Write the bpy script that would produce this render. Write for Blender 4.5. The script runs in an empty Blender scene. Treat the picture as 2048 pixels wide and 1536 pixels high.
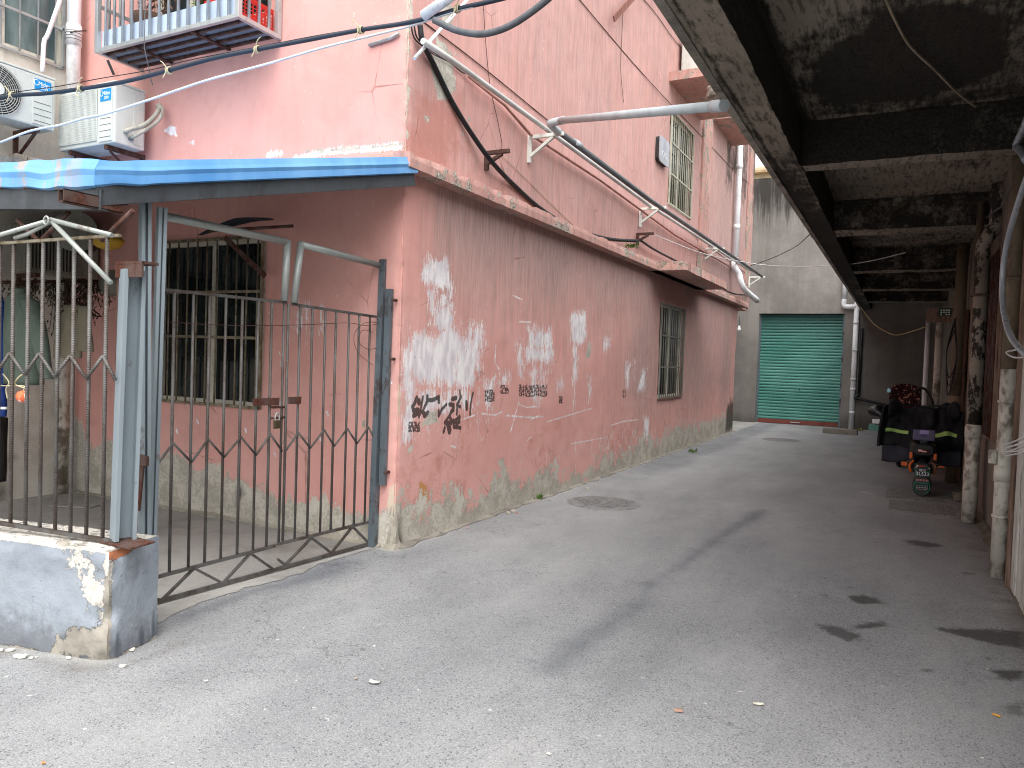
import bpy, bmesh, math, random
import numpy as np
from mathutils import Vector, Matrix, noise as mnoise
random.seed(7); rng = np.random.default_rng(7)
sc = bpy.context.scene
COL = sc.collection
R = math.radians
# ------------------------------------------------------------------ camera (fitted once to the photo's vanishing points)
F, CX, CY, EYE = 1497.0, 1024, 768, 1.5
_Y = np.array([1805-CX, 745-CY, F]); _Y /= np.linalg.norm(_Y)
_X = -np.array([-1850-CX, 621-CY, F]); _X /= np.linalg.norm(_X)
_X -= _Y*(_X@_Y); _X /= np.linalg.norm(_X)
_Z = np.cross(_X, _Y)
CM = np.stack([_X, _Y, _Z], 1)
CAMP = np.array([0, 0, EYE])
def on(px, py, axis, val):
    """point of the photograph carried onto a world plane (surveying helper)"""
    d = CM.T @ np.array([px-CX, py-CY, F]); i = 'xyz'.index(axis)
    return Vector(CAMP + (val-CAMP[i])/d[i]*d)
def onplane(px, py, p0, n):
    d = CM.T @ np.array([px-CX, py-CY, F]); n = np.array(n)
    return Vector(CAMP + ((np.array(p0)-CAMP)@n)/(d@n)*d)
cam = bpy.data.cameras.new('camera'); camo = bpy.data.objects.new('camera', cam); COL.objects.link(camo)
m = Matrix.Identity(4)
for i in range(3):
    m[i][0] = CM[0][i]; m[i][1] = -CM[1][i]; m[i][2] = -CM[2][i]; m[i][3] = CAMP[i]
camo.matrix_world = m
cam.sensor_width = 36; cam.lens = 36*F/2048; cam.clip_start = .05; cam.clip_end = 2000
sc.camera = camo
# ------------------------------------------------------------------ node helper
def lin(h):
    h = h.lstrip('#'); v = [int(h[i:i+2], 16)/255 for i in (0, 2, 4)]
    return tuple((c/12.92 if c <= .04045 else ((c+.055)/1.055)**2.4) for c in v)
class Mat:
    def __init__(s, name, rough=.8, metal=0., spec=.35):
        s.m = bpy.data.materials.new(name); s.m.use_nodes = True; s.t = s.m.node_tree
        s.b = s.t.nodes['Principled BSDF']
        s.b.inputs['Roughness'].default_value = rough; s.b.inputs['Metallic'].default_value = metal
        s.b.inputs['Specular IOR Level'].default_value = spec
        s._p = None
    def new(s, t): return s.t.nodes.new(t)
    def set(s, sock, v):
        if isinstance(v, bpy.types.NodeSocket): s.t.links.new(v, sock)
        elif isinstance(v, (tuple, list)) and sock.type == 'RGBA': sock.default_value = (*v[:3], 1)
        else: sock.default_value = v
    def pos(s):
        if s._p is None: s._p = s.new('ShaderNodeNewGeometry').outputs['Position']
        return s._p
    def objpos(s):
        return s.new('ShaderNodeTexCoord').outputs['Object']
    def noise(s, scale, stretch=(1, 1, 1), detail=4, rough=.55, dist=0, vec=None, off=(0, 0, 0)):
        mp = s.new('ShaderNodeMapping'); s.set(mp.inputs['Vector'], vec or s.pos())
        mp.inputs['Scale'].default_value = [scale*k for k in stretch]; mp.inputs['Location'].default_value = off
        n = s.new('ShaderNodeTexNoise'); s.set(n.inputs['Vector'], mp.outputs[0])
        n.inputs['Scale'].default_value = 1; n.inputs['Detail'].default_value = detail
        n.inputs['Roughness'].default_value = rough; n.inputs['Distortion'].default_value = dist
        return n.outputs['Fac']
    def voro(s, scale, stretch=(1, 1, 1), feature='F1', out='Distance', vec=None):
        mp = s.new('ShaderNodeMapping'); s.set(mp.inputs['Vector'], vec or s.pos())
        mp.inputs['Scale'].default_value = [scale*k for k in stretch]
        n = s.new('ShaderNodeTexVoronoi'); n.feature = feature; s.set(n.inputs['Vector'], mp.outputs[0]); n.inputs['Scale'].default_value = 1
        return n.outputs[out]
    def attr(s, name):
        a = s.new('ShaderNodeAttribute'); a.attribute_name = name
        q = s.new('ShaderNodeSeparateColor'); s.set(q.inputs[0], a.outputs['Color'])
        return q.outputs[0], q.outputs[1], q.outputs[2], a.outputs['Alpha']
    def xyz(s, v=None):
        q = s.new('ShaderNodeSeparateXYZ'); s.set(q.inputs[0], v or s.pos()); return q.outputs
    def m_(s, op, a, b=0., c=0., clamp=False):
        n = s.new('ShaderNodeMath'); n.operation = op; n.use_clamp = clamp
        for i, v in enumerate((a, b, c)): s.set(n.inputs[i], v)
        return n.outputs[0]
    def add(s, *a):
        r = a[0]
        for x in a[1:]: r = s.m_('ADD', r, x)
        return r
    def mul(s, *a):
        r = a[0]
        for x in a[1:]: r = s.m_('MULTIPLY', r, x)
        return r
    def jit(s, n, amp): return s.m_('MULTIPLY_ADD', n, amp, -.5*amp)
    def ss(s, x, lo, hi, a=0., b=1.):
        n = s.new('ShaderNodeMapRange'); n.interpolation_type = 'SMOOTHSTEP'
        for k, v in (('Value', x), ('From Min', lo), ('From Max', hi), ('To Min', a), ('To Max', b)): s.set(n.inputs[k], v)
        return n.outputs[0]
    def mix(s, f, a, b, mode='MIX'):
        n = s.new('ShaderNodeMix'); n.data_type = 'RGBA'; n.blend_type = mode
        s.set(n.inputs[0], f); s.set(n.inputs[6], a); s.set(n.inputs[7], b)
        return n.outputs[2]
    def bump(s, h, strength=.4, dist=.01, chain=None):
        n = s.new('ShaderNodeBump'); n.inputs['Strength'].default_value = strength; n.inputs['Distance'].default_value = dist
        s.set(n.inputs['Height'], h)
        if chain: s.set(n.inputs['Normal'], chain)
        return n.outputs[0]
    def out(s, col=None, rough=None, normal=None, **kw):
        if col is not None: s.set(s.b.inputs['Base Color'], col)
        if rough is not None: s.set(s.b.inputs['Roughness'], rough)
        if normal is not None: s.set(s.b.inputs['Normal'], normal)
        for k, v in kw.items(): s.set(s.b.inputs[k], v)
        return s.m
def painted(name, c, dirt=None, rough=.55, amt=.35, scale=6, metal=0., stretch=(1, 1, .35), spec=.35, lo=.45, hi=.75, bumpy=.15):
    M = Mat(name, rough, metal, spec); c = lin(c) if isinstance(c, str) else c
    d = lin(dirt) if isinstance(dirt, str) else (dirt or tuple(x*.35 for x in c))
    n = M.noise(scale, stretch, 6, .65); n2 = M.noise(scale*7, (1, 1, .6), 3)
    f = M.mul(M.ss(M.add(n, M.jit(n2, .3)), lo, hi), amt)
    v = M.mix(M.ss(M.noise(scale*.5), .3, .7), tuple(x*.9 for x in c), tuple(min(1, x*1.06) for x in c))
    col = M.mix(f, v, d)
    return M.out(col, M.ss(n, .3, .7, rough*.85, min(1, rough*1.2)), M.bump(n2, bumpy, .004))
def rusty(name, c, rust='#5b3a2a', amt=.7, rough=.6, metal=.3, lo=.48, hi=.6, scale=9):
    M = Mat(name, rough, metal, .3); c = lin(c)
    n = M.noise(scale, (1, 1, .5), 7, .7); n2 = M.noise(60, (1, 1, 1), 2)
    f = M.mul(M.ss(n, lo, hi), amt)
    rc = M.mix(M.ss(n2, .35, .65), lin(rust), tuple(x*.45 for x in lin(rust)))
    v = M.mix(M.ss(M.noise(3, (1, 1, .2)), .35, .65), tuple(x*.85 for x in c), tuple(min(1, x*1.1) for x in c))
    return M.out(M.mix(f, v, rc), M.ss(f, 0, 1, rough*.75, .9), M.bump(n2, .2, .003), Metallic=M.ss(f, 0, 1, metal, 0))
def plain(name, c, rough=.5, metal=0., spec=.4): return painted(name, c, rough=rough, metal=metal, amt=.25, spec=spec, bumpy=.05)
# ------------------------------------------------------------------ mesh builder
class MB:
    def __init__(s): s.v = []; s.f = []; s.sm = []
    def quads(s, vs, fs, smooth=False):
        o = len(s.v); s.v += [Vector(v) for v in vs]; s.f += [tuple(i+o for i in f) for f in fs]; s.sm += [smooth]*len(fs); return s
    def box(s, c, size, rot=None):
        c = Vector(c); h = [x/2 for x in size]; M = rot or Matrix.Identity(3)
        vs = [c+M@Vector((sx*h[0], sy*h[1], sz*h[2])) for sz in (-1, 1) for sy in (-1, 1) for sx in (-1, 1)]
        return s.quads(vs, [(0, 2, 3, 1), (4, 5, 7, 6), (0, 1, 5, 4), (2, 6, 7, 3), (0, 4, 6, 2), (1, 3, 7, 5)])
    def mm(s, x0, x1, y0, y1, z0, z1): return s.box(((x0+x1)/2, (y0+y1)/2, (z0+z1)/2), (abs(x1-x0), abs(y1-y0), abs(z1-z0)))
    def bar(s, p, q, w, h=None, up=(0, 0, 1)):
        p, q = Vector(p), Vector(q); d = (q-p); L = d.length; d.normalize(); up = Vector(up)
        if abs(d.dot(up)) > .98: up = Vector((0, 1, 0))
        x = d.cross(up).normalized(); y = x.cross(d)
        return s.box((p+q)/2, (w, h or w, L), Matrix((x, y, d)).transposed())
    def tube(s, pts, r, seg=10, caps=True, smooth=True):
        pts = [Vector(p) for p in pts]; n = len(pts); rs = r if isinstance(r, (list, tuple)) else [r]*n
        o = len(s.v); up = None
        for i, p in enumerate(pts):
            t = (pts[min(i+1, n-1)]-pts[max(i-1, 0)])
            t = t.normalized() if t.length > 1e-9 else Vector((0, 0, 1))
            if up is None:
                up = Vector((0, 0, 1)) if abs(t.z) < .9 else Vector((1, 0, 0))
            x = t.cross(up).normalized(); up = x.cross(t).normalized()
            for k in range(seg):
                a = 2*math.pi*k/seg; s.v.append(p+(x*math.cos(a)+up*math.sin(a))*rs[i])
        for i in range(n-1):
            for k in range(seg):
                k2 = (k+1) % seg
                s.f.append((o+i*seg+k, o+i*seg+k2, o+(i+1)*seg+k2, o+(i+1)*seg+k)); s.sm.append(smooth)
        if caps:
            s.f.append(tuple(o+k for k in range(seg))[::-1]); s.sm.append(False)
            s.f.append(tuple(o+(n-1)*seg+k for k in range(seg))); s.sm.append(False)
        return s
    def cyl(s, p, q, r, seg=16, smooth=True): return s.tube([p, q], r, seg, True, smooth)
    def prism(s, poly, d):
        """planar polygon (3D points) pushed along vector d"""
        n = len(poly); d = Vector(d); a = [Vector(p) for p in poly]; b = [p+d for p in a]
        return s.quads(a+b, [tuple(range(n))[::-1], tuple(range(n, 2*n))]+[(i, (i+1) % n, n+(i+1) % n, n+i) for i in range(n)])
    def loft(s, rings, smooth=True, caps=True):
        n = len(rings[0]); o = len(s.v)
        for r_ in rings: s.v += [Vector(p) for p in r_]
        for i in range(len(rings)-1):
            for k in range(n):
                k2 = (k+1) % n; s.f.append((o+i*n+k, o+i*n+k2, o+(i+1)*n+k2, o+(i+1)*n+k)); s.sm.append(smooth)
        if caps:
            s.f.append(tuple(o+k for k in range(n))[::-1]); s.sm.append(False)
            s.f.append(tuple(o+(len(rings)-1)*n+k for k in range(n))); s.sm.append(False)
        return s
    def grid(s, fn, nu, nv, smooth=True, flip=False):
        o = len(s.v)
        for j in range(nv+1):
            for i in range(nu+1): s.v.append(Vector(fn(i/nu, j/nv)))
        for j in range(nv):
            for i in range(nu):
                a = o+j*(nu+1)+i; q = (a, a+1, a+nu+2, a+nu+1)
                s.f.append(q[::-1] if flip else q); s.sm.append(smooth)
        return s
    def build(s, name, mat, parent=None, bevel=0, label=None, cat=None, group=None, kind=None, solid=0, recalc=True):
        base = Vector((0, 0, 0))
        if parent is None and kind != 'structure':
            lo = Vector([min(v[i] for v in s.v) for i in range(3)]); hi = Vector([max(v[i] for v in s.v) for i in range(3)])
            base = Vector(((lo.x+hi.x)/2, (lo.y+hi.y)/2, lo.z))
        p = parent
        inv = parent.matrix_world.inverted() if parent is not None else Matrix.Translation(-base)
        me = bpy.data.meshes.new(name)
        me.from_pydata([inv@v for v in s.v], [], s.f)
        me.polygons.foreach_set('use_smooth', s.sm)
        if bevel or recalc:
            bm = bmesh.new(); bm.from_mesh(me)
            if recalc: bmesh.ops.recalc_face_normals(bm, faces=bm.faces)
            if bevel:
                es = [e for e in bm.edges if len(e.link_faces) == 2 and e.calc_face_angle(0) > R(40)]
                bmesh.ops.bevel(bm, geom=es, offset=bevel, segments=2, affect='EDGES', profile=.6, clamp_overlap=True)
            bm.to_mesh(me); bm.free()
        me.materials.append(mat); me.update()
        o = bpy.data.objects.new(name, me); COL.objects.link(o)
        if p is not None: o.parent = p; o.matrix_world = p.matrix_world.copy()
        else: o.location = base; o.matrix_world = Matrix.Translation(base)
        if solid:
            md = o.modifiers.new('thick', 'SOLIDIFY'); md.thickness = solid; md.offset = 0
        return tag(o, label, cat, group, kind)
def tag(o, label=None, cat=None, group=None, kind=None):
    if label: o['label'] = label
    if cat: o['category'] = cat
    if group: o['group'] = group
    if kind: o['kind'] = kind
    return o
def thing(name, loc, label, cat, group=None, rz=0):
    o = bpy.data.objects.new(name, None); COL.objects.link(o)
    o.matrix_world = Matrix.Translation(Vector(loc)) @ Matrix.Rotation(rz, 4, 'Z')
    o.empty_display_size = .1
    return tag(o, label, cat, group)
def copy_tree(o, delta, label):
    c = o.copy(); COL.objects.link(c); c.location = o.location+Vector(delta); c.matrix_world = Matrix.Translation(Vector(delta))@o.matrix_world
    c['label'] = label
    for ch in list(o.children):
        d = ch.copy(); COL.objects.link(d); d.parent = c
    return c
def spline(pts, n=8):
    P = [Vector(p) for p in pts]; P = [P[0]*2-P[1]]+P+[P[-1]*2-P[-2]]; out = []
    for i in range(1, len(P)-2):
        a, b, c, d = P[i-1:i+3]
        for k in range(n):
            t = k/n
            out.append(.5*((2*b)+(c-a)*t+(2*a-5*b+4*c-d)*t*t+(3*b-a-3*c+d)*t**3))
    out.append(P[-2]); return out
def textmesh(body, parent, mat, origin, right, up, height, name='lettering', depth=.0015, width=None):
    c = bpy.data.curves.new('txt', 'FONT'); c.body = body; c.extrude = .02; c.align_x = 'CENTER'; c.align_y = 'CENTER'
    t = bpy.data.objects.new('txt', c); COL.objects.link(t); bpy.context.view_layer.update()
    me = bpy.data.meshes.new_from_object(t.evaluated_get(bpy.context.evaluated_depsgraph_get()))
    w0, h0 = t.dimensions.x, t.dimensions.y
    bpy.data.objects.remove(t); bpy.data.curves.remove(c)
    right, up = Vector(right).normalized(), Vector(up).normalized(); nrm = right.cross(up)
    k = height/h0; kx = (width/w0) if width else k
    cx = sum(v.co.x for v in me.vertices)/len(me.vertices)
    xs = [v.co.x for v in me.vertices]; ys = [v.co.y for v in me.vertices]; cx = (min(xs)+max(xs))/2; cy = (min(ys)+max(ys))/2
    inv = parent.matrix_world.inverted()
    for v in me.vertices:
        v.co = inv @ (Vector(origin)+right*((v.co.x-cx)*kx)+up*((v.co.y-cy)*k)+nrm*(v.co.z/.02*depth))
    me.materials.append(mat); me.name = name
    o = bpy.data.objects.new(name, me); COL.objects.link(o); o.parent = parent; o.matrix_world = parent.matrix_world.copy()
    return o
# ------------------------------------------------------------------ paint layers carried by the wall vertices
def seg_dist(U, V, a, b):
    ax, ay = a; bx, by = b; dx, dy = bx-ax, by-ay; L = dx*dx+dy*dy+1e-12
    t = np.clip(((U-ax)*dx+(V-ay)*dy)/L, 0, 1); return np.hypot(U-ax-t*dx, V-ay-t*dy)
def poly_mask(U, V, poly, soft):
    out = np.zeros_like(U); P = np.array(poly)
    k = (U > P[:, 0].min()-soft) & (U < P[:, 0].max()+soft) & (V > P[:, 1].min()-soft) & (V < P[:, 1].max()+soft)
    if not k.any(): return out
    u, v = U[k], V[k]; ins = np.zeros(u.shape, bool); d = np.full(u.shape, 1e9)
    for i in range(len(P)):
        (x0, y0), (x1, y1) = P[i], P[(i+1) % len(P)]
        d = np.minimum(d, seg_dist(u, v, (x0, y0), (x1, y1)))
        c = ((y0 > v) != (y1 > v)) & (u < (x1-x0)*(v-y0)/(y1-y0+1e-12)+x0); ins ^= c
    out[k] = np.clip(np.where(ins, d, -d)/soft*.5+.5, 0, 1); return out
def stroke_mask(U, V, pl, w, soft):
    d = np.full(U.shape, 1e9)
    for a, b in zip(pl[:-1], pl[1:]): d = np.minimum(d, seg_dist(U, V, a, b))
    return np.clip((w-d)/soft*.5+.5, 0, 1)
def below_line(U, V, line, soft):
    L = sorted(line); z = np.interp(U, [p[0] for p in L], [p[1] for p in L]); return np.clip((z-V)/soft*.5+.5, 0, 1)
def lines(*segs):
    r = []
    for a, b, n in segs: r += list(np.linspace(a, b, n, endpoint=False))
    return r+[segs[-1][1]]
def surf(name, us, vs, to3, mat, parent=None, holes=(), paint=None, disp=None, kind=None, flip=False, smooth=False):
    us = sorted(set([round(float(u), 4) for u in us]+[h[i] for h in holes for i in (0, 1)]))
    vs = sorted(set([round(float(v), 4) for v in vs]+[h[i] for h in holes for i in (2, 3)]))
    us, vs = np.array(us), np.array(vs); U, V = np.meshgrid(us, vs); nu, nv = len(us), len(vs)
    P = to3(U, V)
    if disp is not None: P = P+disp(U, V)
    P = P.reshape(-1, 3)
    j, i = np.meshgrid(np.arange(nv-1), np.arange(nu-1), indexing='ij'); i, j = i.ravel(), j.ravel()
    cu, cv = (us[i]+us[i+1])/2, (vs[j]+vs[j+1])/2; keep = np.ones(len(i), bool)
    for h in holes: keep &= ~((cu > h[0]) & (cu < h[1]) & (cv > h[2]) & (cv < h[3]))
    i, j = i[keep], j[keep]; a = j*nu+i; fc = np.stack([a, a+1, a+nu+1, a+nu], 1)
    if flip: fc = fc[:, ::-1]
    if parent is not None:
        inv = np.array(parent.matrix_world.inverted()); P = P@inv[:3, :3].T+inv[:3, 3]
    me = bpy.data.meshes.new(name); me.vertices.add(len(P)); me.vertices.foreach_set('co', P.ravel().astype(np.float32))
    me.loops.add(fc.size); me.loops.foreach_set('vertex_index', fc.ravel().astype(np.int32))
    me.polygons.add(len(fc)); me.polygons.foreach_set('loop_start', np.arange(0, fc.size, 4, dtype=np.int32))
    if smooth: me.polygons.foreach_set('use_smooth', np.ones(len(fc), bool))
    me.update(calc_edges=True)
    for k, arr in (paint(U, V) if paint else {}).items():
        at = me.color_attributes.new(k, 'FLOAT_COLOR', 'POINT'); at.data.foreach_set('color', np.clip(arr, 0, 1).reshape(-1).astype(np.float32))
    me.materials.append(mat)
    o = bpy.data.objects.new(name, me); COL.objects.link(o)
    if parent is not None: o.parent = parent; o.matrix_world = parent.matrix_world.copy()
    return tag(o, kind=kind)
def layers(U, *ch): return np.stack([np.zeros_like(U)+c for c in ch], -1)
def vnoise(U, V, s, seed=0):
    """cheap smooth value noise on a grid"""
    g = np.random.default_rng(seed).random((257, 257)); x, y = U*s+1000, V*s+1000
    xi, yi = np.floor(x).astype(int), np.floor(y).astype(int); fx, fy = x-xi, y-yi; fx, fy = fx*fx*(3-2*fx), fy*fy*(3-2*fy)
    q = lambda a, b: g[a % 257, b % 257]
    return (q(xi, yi)*(1-fx)+q(xi+1, yi)*fx)*(1-fy)+(q(xi, yi+1)*(1-fx)+q(xi+1, yi+1)*fx)*fy
# ================================================================== surfaces
def mat_pink(name='pink_plaster'):
    M = Mat(name, .88, 0, .2)
    w, k, pl, gr = M.attr('paint'); mould, bare, scuff, och = M.attr('paint2')
    nL, nM, nF = M.noise(.9, detail=3), M.noise(5, detail=6, rough=.65), M.noise(45, detail=4)
    strk = M.noise(14, (1, 1, .07), 5, .6); strk2 = M.noise(55, (1, 1, .05), 3, .6)
    base = M.mix(M.ss(nL, .3, .7), lin('#d9a097'), lin('#e0aca4'))
    base = M.mix(M.mul(M.ss(nM, .45, .75), .3), base, lin('#c48b7e'))
    base = M.mix(M.mul(M.ss(strk, .5, .75), .1), base, lin('#a5766c'))
    base = M.mix(M.mul(M.ss(strk2, .55, .8), .05), base, lin('#e6c3bb'))
    g = M.ss(M.add(gr, M.jit(strk, .7), M.jit(nM, .3)), .1, 1.05)
    base = M.mix(M.mul(g, .9), base, M.mix(M.ss(strk2, .35, .65), lin('#9a807b'), lin('#b49b95')))
    s = M.ss(M.add(scuff, M.jit(nM, .9), M.jit(nF, .4)), .45, .75)
    base = M.mix(M.mul(s, .6), base, lin('#bd7d70'))
    fl = M.mul(M.ss(M.noise(42, (1, 1, .4), 3, .7), .665, .7), M.ss(M.noise(2.2, detail=3), .42, .6))
    base = M.mix(M.mul(fl, .7), base, lin('#e8dcd6'))
    # fine craze lines
    cr = M.voro(2.1, (1, 1, .8), 'DISTANCE_TO_EDGE', vec=None)
    crk = M.mul(M.ss(M.add(cr, M.jit(nM, .05)), .0, .012, 1, 0), M.ss(M.noise(1.3), .52, .62))
    base = M.mix(M.mul(crk, .55), base, lin('#6d4038'))
    # white-wash smears dragged down the wall
    wn = M.add(M.mul(w, 1.25), M.jit(M.noise(75, (1, 1, .12), 6, .8), 2.6), M.jit(M.noise(24, (1, 1, .5), detail=7, rough=.8), 1.9))
    wm = M.mul(M.ss(wn, .44, .52), M.ss(w, .03, .2))
    wc = M.mix(M.ss(M.noise(20, (1, 1, .3)), .35, .65), lin('#d6d2d8'), lin('#f6f5f5'))
    base = M.mix(M.mul(wm, .9), base, wc)
    base = M.mix(M.mul(M.ss(M.add(bare, M.jit(nF, .5), M.jit(nM, .6)), .45, .6), .85), base, lin('#cfc3ae'))
    bn = M.ss(M.add(k, M.jit(M.noise(90, (1, 1, .3), 3), .8)), .42, .6)
    base = M.mix(M.mul(bn, .88), base, lin('#2a2424'))
    base = M.mix(M.mul(M.ss(M.add(och, M.jit(nM, .5)), .4, .6), .8), base, lin('#b98438'))
    # plaster gone: cement shows, with a pale broken lip
    pn = M.add(pl, M.jit(nM, .9), M.jit(M.noise(17, (1, 1, .7), detail=6, rough=.75), 1.1), M.jit(nF, .2))
    pm = M.ss(pn, .49, .515); lip = M.mul(M.ss(pn, .45, .49), M.ss(pn, .495, .53, 1, 0))
    cem = M.mix(M.ss(M.add(nM, M.jit(nF, .6)), .35, .65), lin('#a8a296'), lin('#cbc5b9'))
    cem = M.mix(M.mul(M.ss(M.noise(2.5, (1, 1, .5), 4), .5, .7), .4), cem, lin('#8d887c'))
    base = M.mix(M.mul(lip, .55), base, lin('#d9cfc4')); base = M.mix(pm, base, cem)
    mm = M.ss(M.add(mould, M.jit(nM, .8), M.jit(strk, .5)), .3, .75)
    base = M.mix(M.mul(mm, .85), base, lin('#35332c'))
    h = M.add(M.mul(pm, -1.), M.mul(nF, .25), M.mul(nM, .3), M.mul(wm, .15), M.mul(lip, .35))
    return M.out(base, M.ss(wm, 0, 1, .88, .75), M.bump(h, .55, .006))
def mat_pinktrim():
    M = Mat('pink_trim', .9, 0, .2); n = M.noise(6, detail=7, rough=.7); nF = M.noise(50, detail=4); nL = M.noise(1.1, detail=3)
    b = M.mix(M.ss(nL, .3, .7), lin('#bb9087'), lin('#caa196')); b = M.mix(M.mul(M.ss(M.noise(12, (1, 1, .2), 5), .45, .7), .45), b, lin('#8a6a63'))
    f = M.ss(M.add(n, M.jit(nF, .15), M.jit(nL, .4)), .555, .575)
    c = M.mix(M.ss(nF, .35, .65), lin('#6d665c'), lin('#b9b2a6'))
    return M.out(M.mix(f, b, c), None, M.bump(M.add(M.mul(f, -1), nF, n), .6, .008))
def mat_rough(name, a, b, dark, damt=.5, scale=3, stretch=(1, 1, 1), lo=.5, hi=.7, bumpy=.4):
    M = Mat(name, .92, 0, .2); n = M.noise(scale, stretch, 7, .68); nF = M.noise(60, detail=4); n2 = M.noise(scale*.35, detail=3)
    c = M.mix(M.ss(M.add(n2, M.jit(nF, .5)), .3, .7), lin(a), lin(b))
    c = M.mix(M.mul(M.ss(M.add(n, M.jit(nF, .2)), lo, hi), damt), c, lin(dark))
    return M.out(c, None, M.bump(M.add(nF, M.mul(n, .7)), bumpy, .006))
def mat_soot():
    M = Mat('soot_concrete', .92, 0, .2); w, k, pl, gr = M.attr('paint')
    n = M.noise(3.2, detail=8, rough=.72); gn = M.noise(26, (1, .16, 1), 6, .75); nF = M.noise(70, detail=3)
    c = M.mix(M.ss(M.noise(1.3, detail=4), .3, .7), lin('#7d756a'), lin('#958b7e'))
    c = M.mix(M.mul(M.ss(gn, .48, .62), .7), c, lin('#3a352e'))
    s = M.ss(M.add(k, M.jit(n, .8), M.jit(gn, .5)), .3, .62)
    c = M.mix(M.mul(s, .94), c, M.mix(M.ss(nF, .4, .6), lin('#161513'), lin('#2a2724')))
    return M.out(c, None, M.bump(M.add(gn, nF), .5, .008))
def mat_far():
    M = Mat('far_concrete', .9, 0, .2); x, y, z = M.xyz()
    st = M.noise(5, (1, 1, .06), 6, .7); st2 = M.noise(22, (1, 1, .05), 4, .6); n = M.noise(1.1, detail=6, rough=.6); nF = M.noise(40)
    c = M.mix(M.ss(M.add(n, M.jit(nF, .3)), .32, .68), lin('#787470'), lin('#918c87'))
    c = M.mix(M.mul(M.ss(st, .42, .68), .35), c, lin('#6f6a63'))
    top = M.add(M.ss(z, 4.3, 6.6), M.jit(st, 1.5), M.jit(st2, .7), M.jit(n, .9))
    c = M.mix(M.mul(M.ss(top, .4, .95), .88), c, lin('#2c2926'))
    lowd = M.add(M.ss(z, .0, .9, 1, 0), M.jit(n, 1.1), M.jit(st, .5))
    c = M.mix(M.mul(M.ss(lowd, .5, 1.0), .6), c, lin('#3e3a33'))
    band = M.mul(M.ss(M.add(x, M.jit(M.noise(1.5, (1, 1, .3)), .3)), -1.12, -.95), M.ss(z, 3.3, 2.5))  # shade below the overhang, put into the wall colour
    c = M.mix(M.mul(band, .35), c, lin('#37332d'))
    return M.out(c, None, M.bump(M.add(n, nF, M.mul(st2, .5)), .4, .008))
def mat_white_house():
    M = Mat('whitewash', .9, 0, .2); x, y, z = M.xyz(); n = M.noise(4, detail=7, rough=.65); nF = M.noise(50); st = M.noise(10, (1, 1, .1), 5)
    c = M.mix(M.ss(n, .35, .7), lin('#d9d5cc'), lin('#c4beb2')); c = M.mix(M.mul(M.ss(st, .5, .72), .3), c, lin('#8f897d'))
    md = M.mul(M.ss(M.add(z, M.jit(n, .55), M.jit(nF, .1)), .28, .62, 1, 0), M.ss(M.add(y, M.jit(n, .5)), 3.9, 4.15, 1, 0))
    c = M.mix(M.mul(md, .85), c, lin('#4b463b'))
    return M.out(c, None, M.bump(M.add(n, nF), .4, .006))
def mat_ground():
    M = Mat('asphalt', .93, 0, .25); wet, pale, brown, blue = M.attr('paint')
    n1, n2, nF = M.noise(.5, detail=4), M.noise(3.5, detail=6, rough=.65), M.noise(130, detail=2, rough=.7)
    v = M.voro(150, (1, 1, 1), 'F1', 'Distance'); vc = M.voro(150, (1, 1, 1), 'F1', 'Color')
    sep = M.new('ShaderNodeSeparateColor'); M.set(sep.inputs[0], vc)
    c = M.mix(M.ss(M.add(n1, M.jit(n2, .35)), .3, .7), lin('#8a8c8e'), lin('#979899'))
    c = M.mix(M.mul(M.ss(n2, .5, .72), .22), c, lin('#6c6b6b'))
    c = M.mix(M.ss(sep.outputs[0], .55, 1., 0, .5), c, lin('#b0afad'))
    c = M.mix(M.mul(M.ss(M.add(v, M.jit(nF, .6)), .46, .66), .36), c, lin('#5e5e5f'))
    c = M.mix(M.mul(M.ss(sep.outputs[1], .93, .97), .6), c, lin('#3a3a3c'))
    c = M.mix(M.mul(M.ss(M.noise(19, detail=2), .735, .75), .7), c, lin('#c9c7c2'))
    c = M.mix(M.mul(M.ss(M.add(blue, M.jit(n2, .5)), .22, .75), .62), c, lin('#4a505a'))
    pn = M.add(pale, M.jit(n2, .7), M.jit(nF, .3)); c = M.mix(M.mul(M.ss(pn, .4, .75), .75), c, lin('#b5b1a8'))
    br = M.add(brown, M.jit(n2, .8), M.jit(nF, .3)); c = M.mix(M.mul(M.ss(br, .35, .9), .7), c, lin('#5a5148'))
    wn = M.add(wet, M.jit(M.noise(7, (1, 1, 1), 7, .75), 1.3), M.jit(nF, .35)); wm = M.ss(wn, .34, .66)
    c = M.mix(M.mul(wm, .8), c, lin('#2e2c29'))
    ck = M.m_('ABSOLUTE', M.jit(M.noise(.8, detail=7, rough=.6, off=(3.3, 1.7, 0)), 1.)); ckm = M.mul(M.ss(ck, .0, .0035, 1, 0), M.ss(M.noise(.45, off=(5, 2, 0)), .5, .58))
    c = M.mix(M.mul(ckm, .55), c, lin('#3f3f40'))
    lo = M.noise(1.7, (1, .4, 1), 5, .65, off=(9, 0, 0)); c = M.mix(M.ss(lo, .46, .72, 0, .3), c, lin('#5f6062')); c = M.mix(M.ss(lo, .5, .3, 0, .25), c, lin('#adadab'))
    h = M.add(M.mul(M.ss(v, .0, .6, 1, 0), .6), nF, M.mul(n2, 1.5))
    return M.out(c, M.ss(wm, 0, 1, .93, .75), M.bump(h, .5, .004))
PINK, TRIM, SOOT, FAR, WASH, ASPH = mat_pink(), mat_pinktrim(), mat_soot(), mat_far(), mat_white_house(), mat_ground()
CEM = mat_rough('cement', '#8d877b', '#aaa497', '#55504a', .55, 4)
YARD = mat_rough('yard_concrete', '#8f8e8b', '#adaaa5', '#6a655d', .55, 1.6, lo=.45, hi=.72, bumpy=.25)
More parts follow.
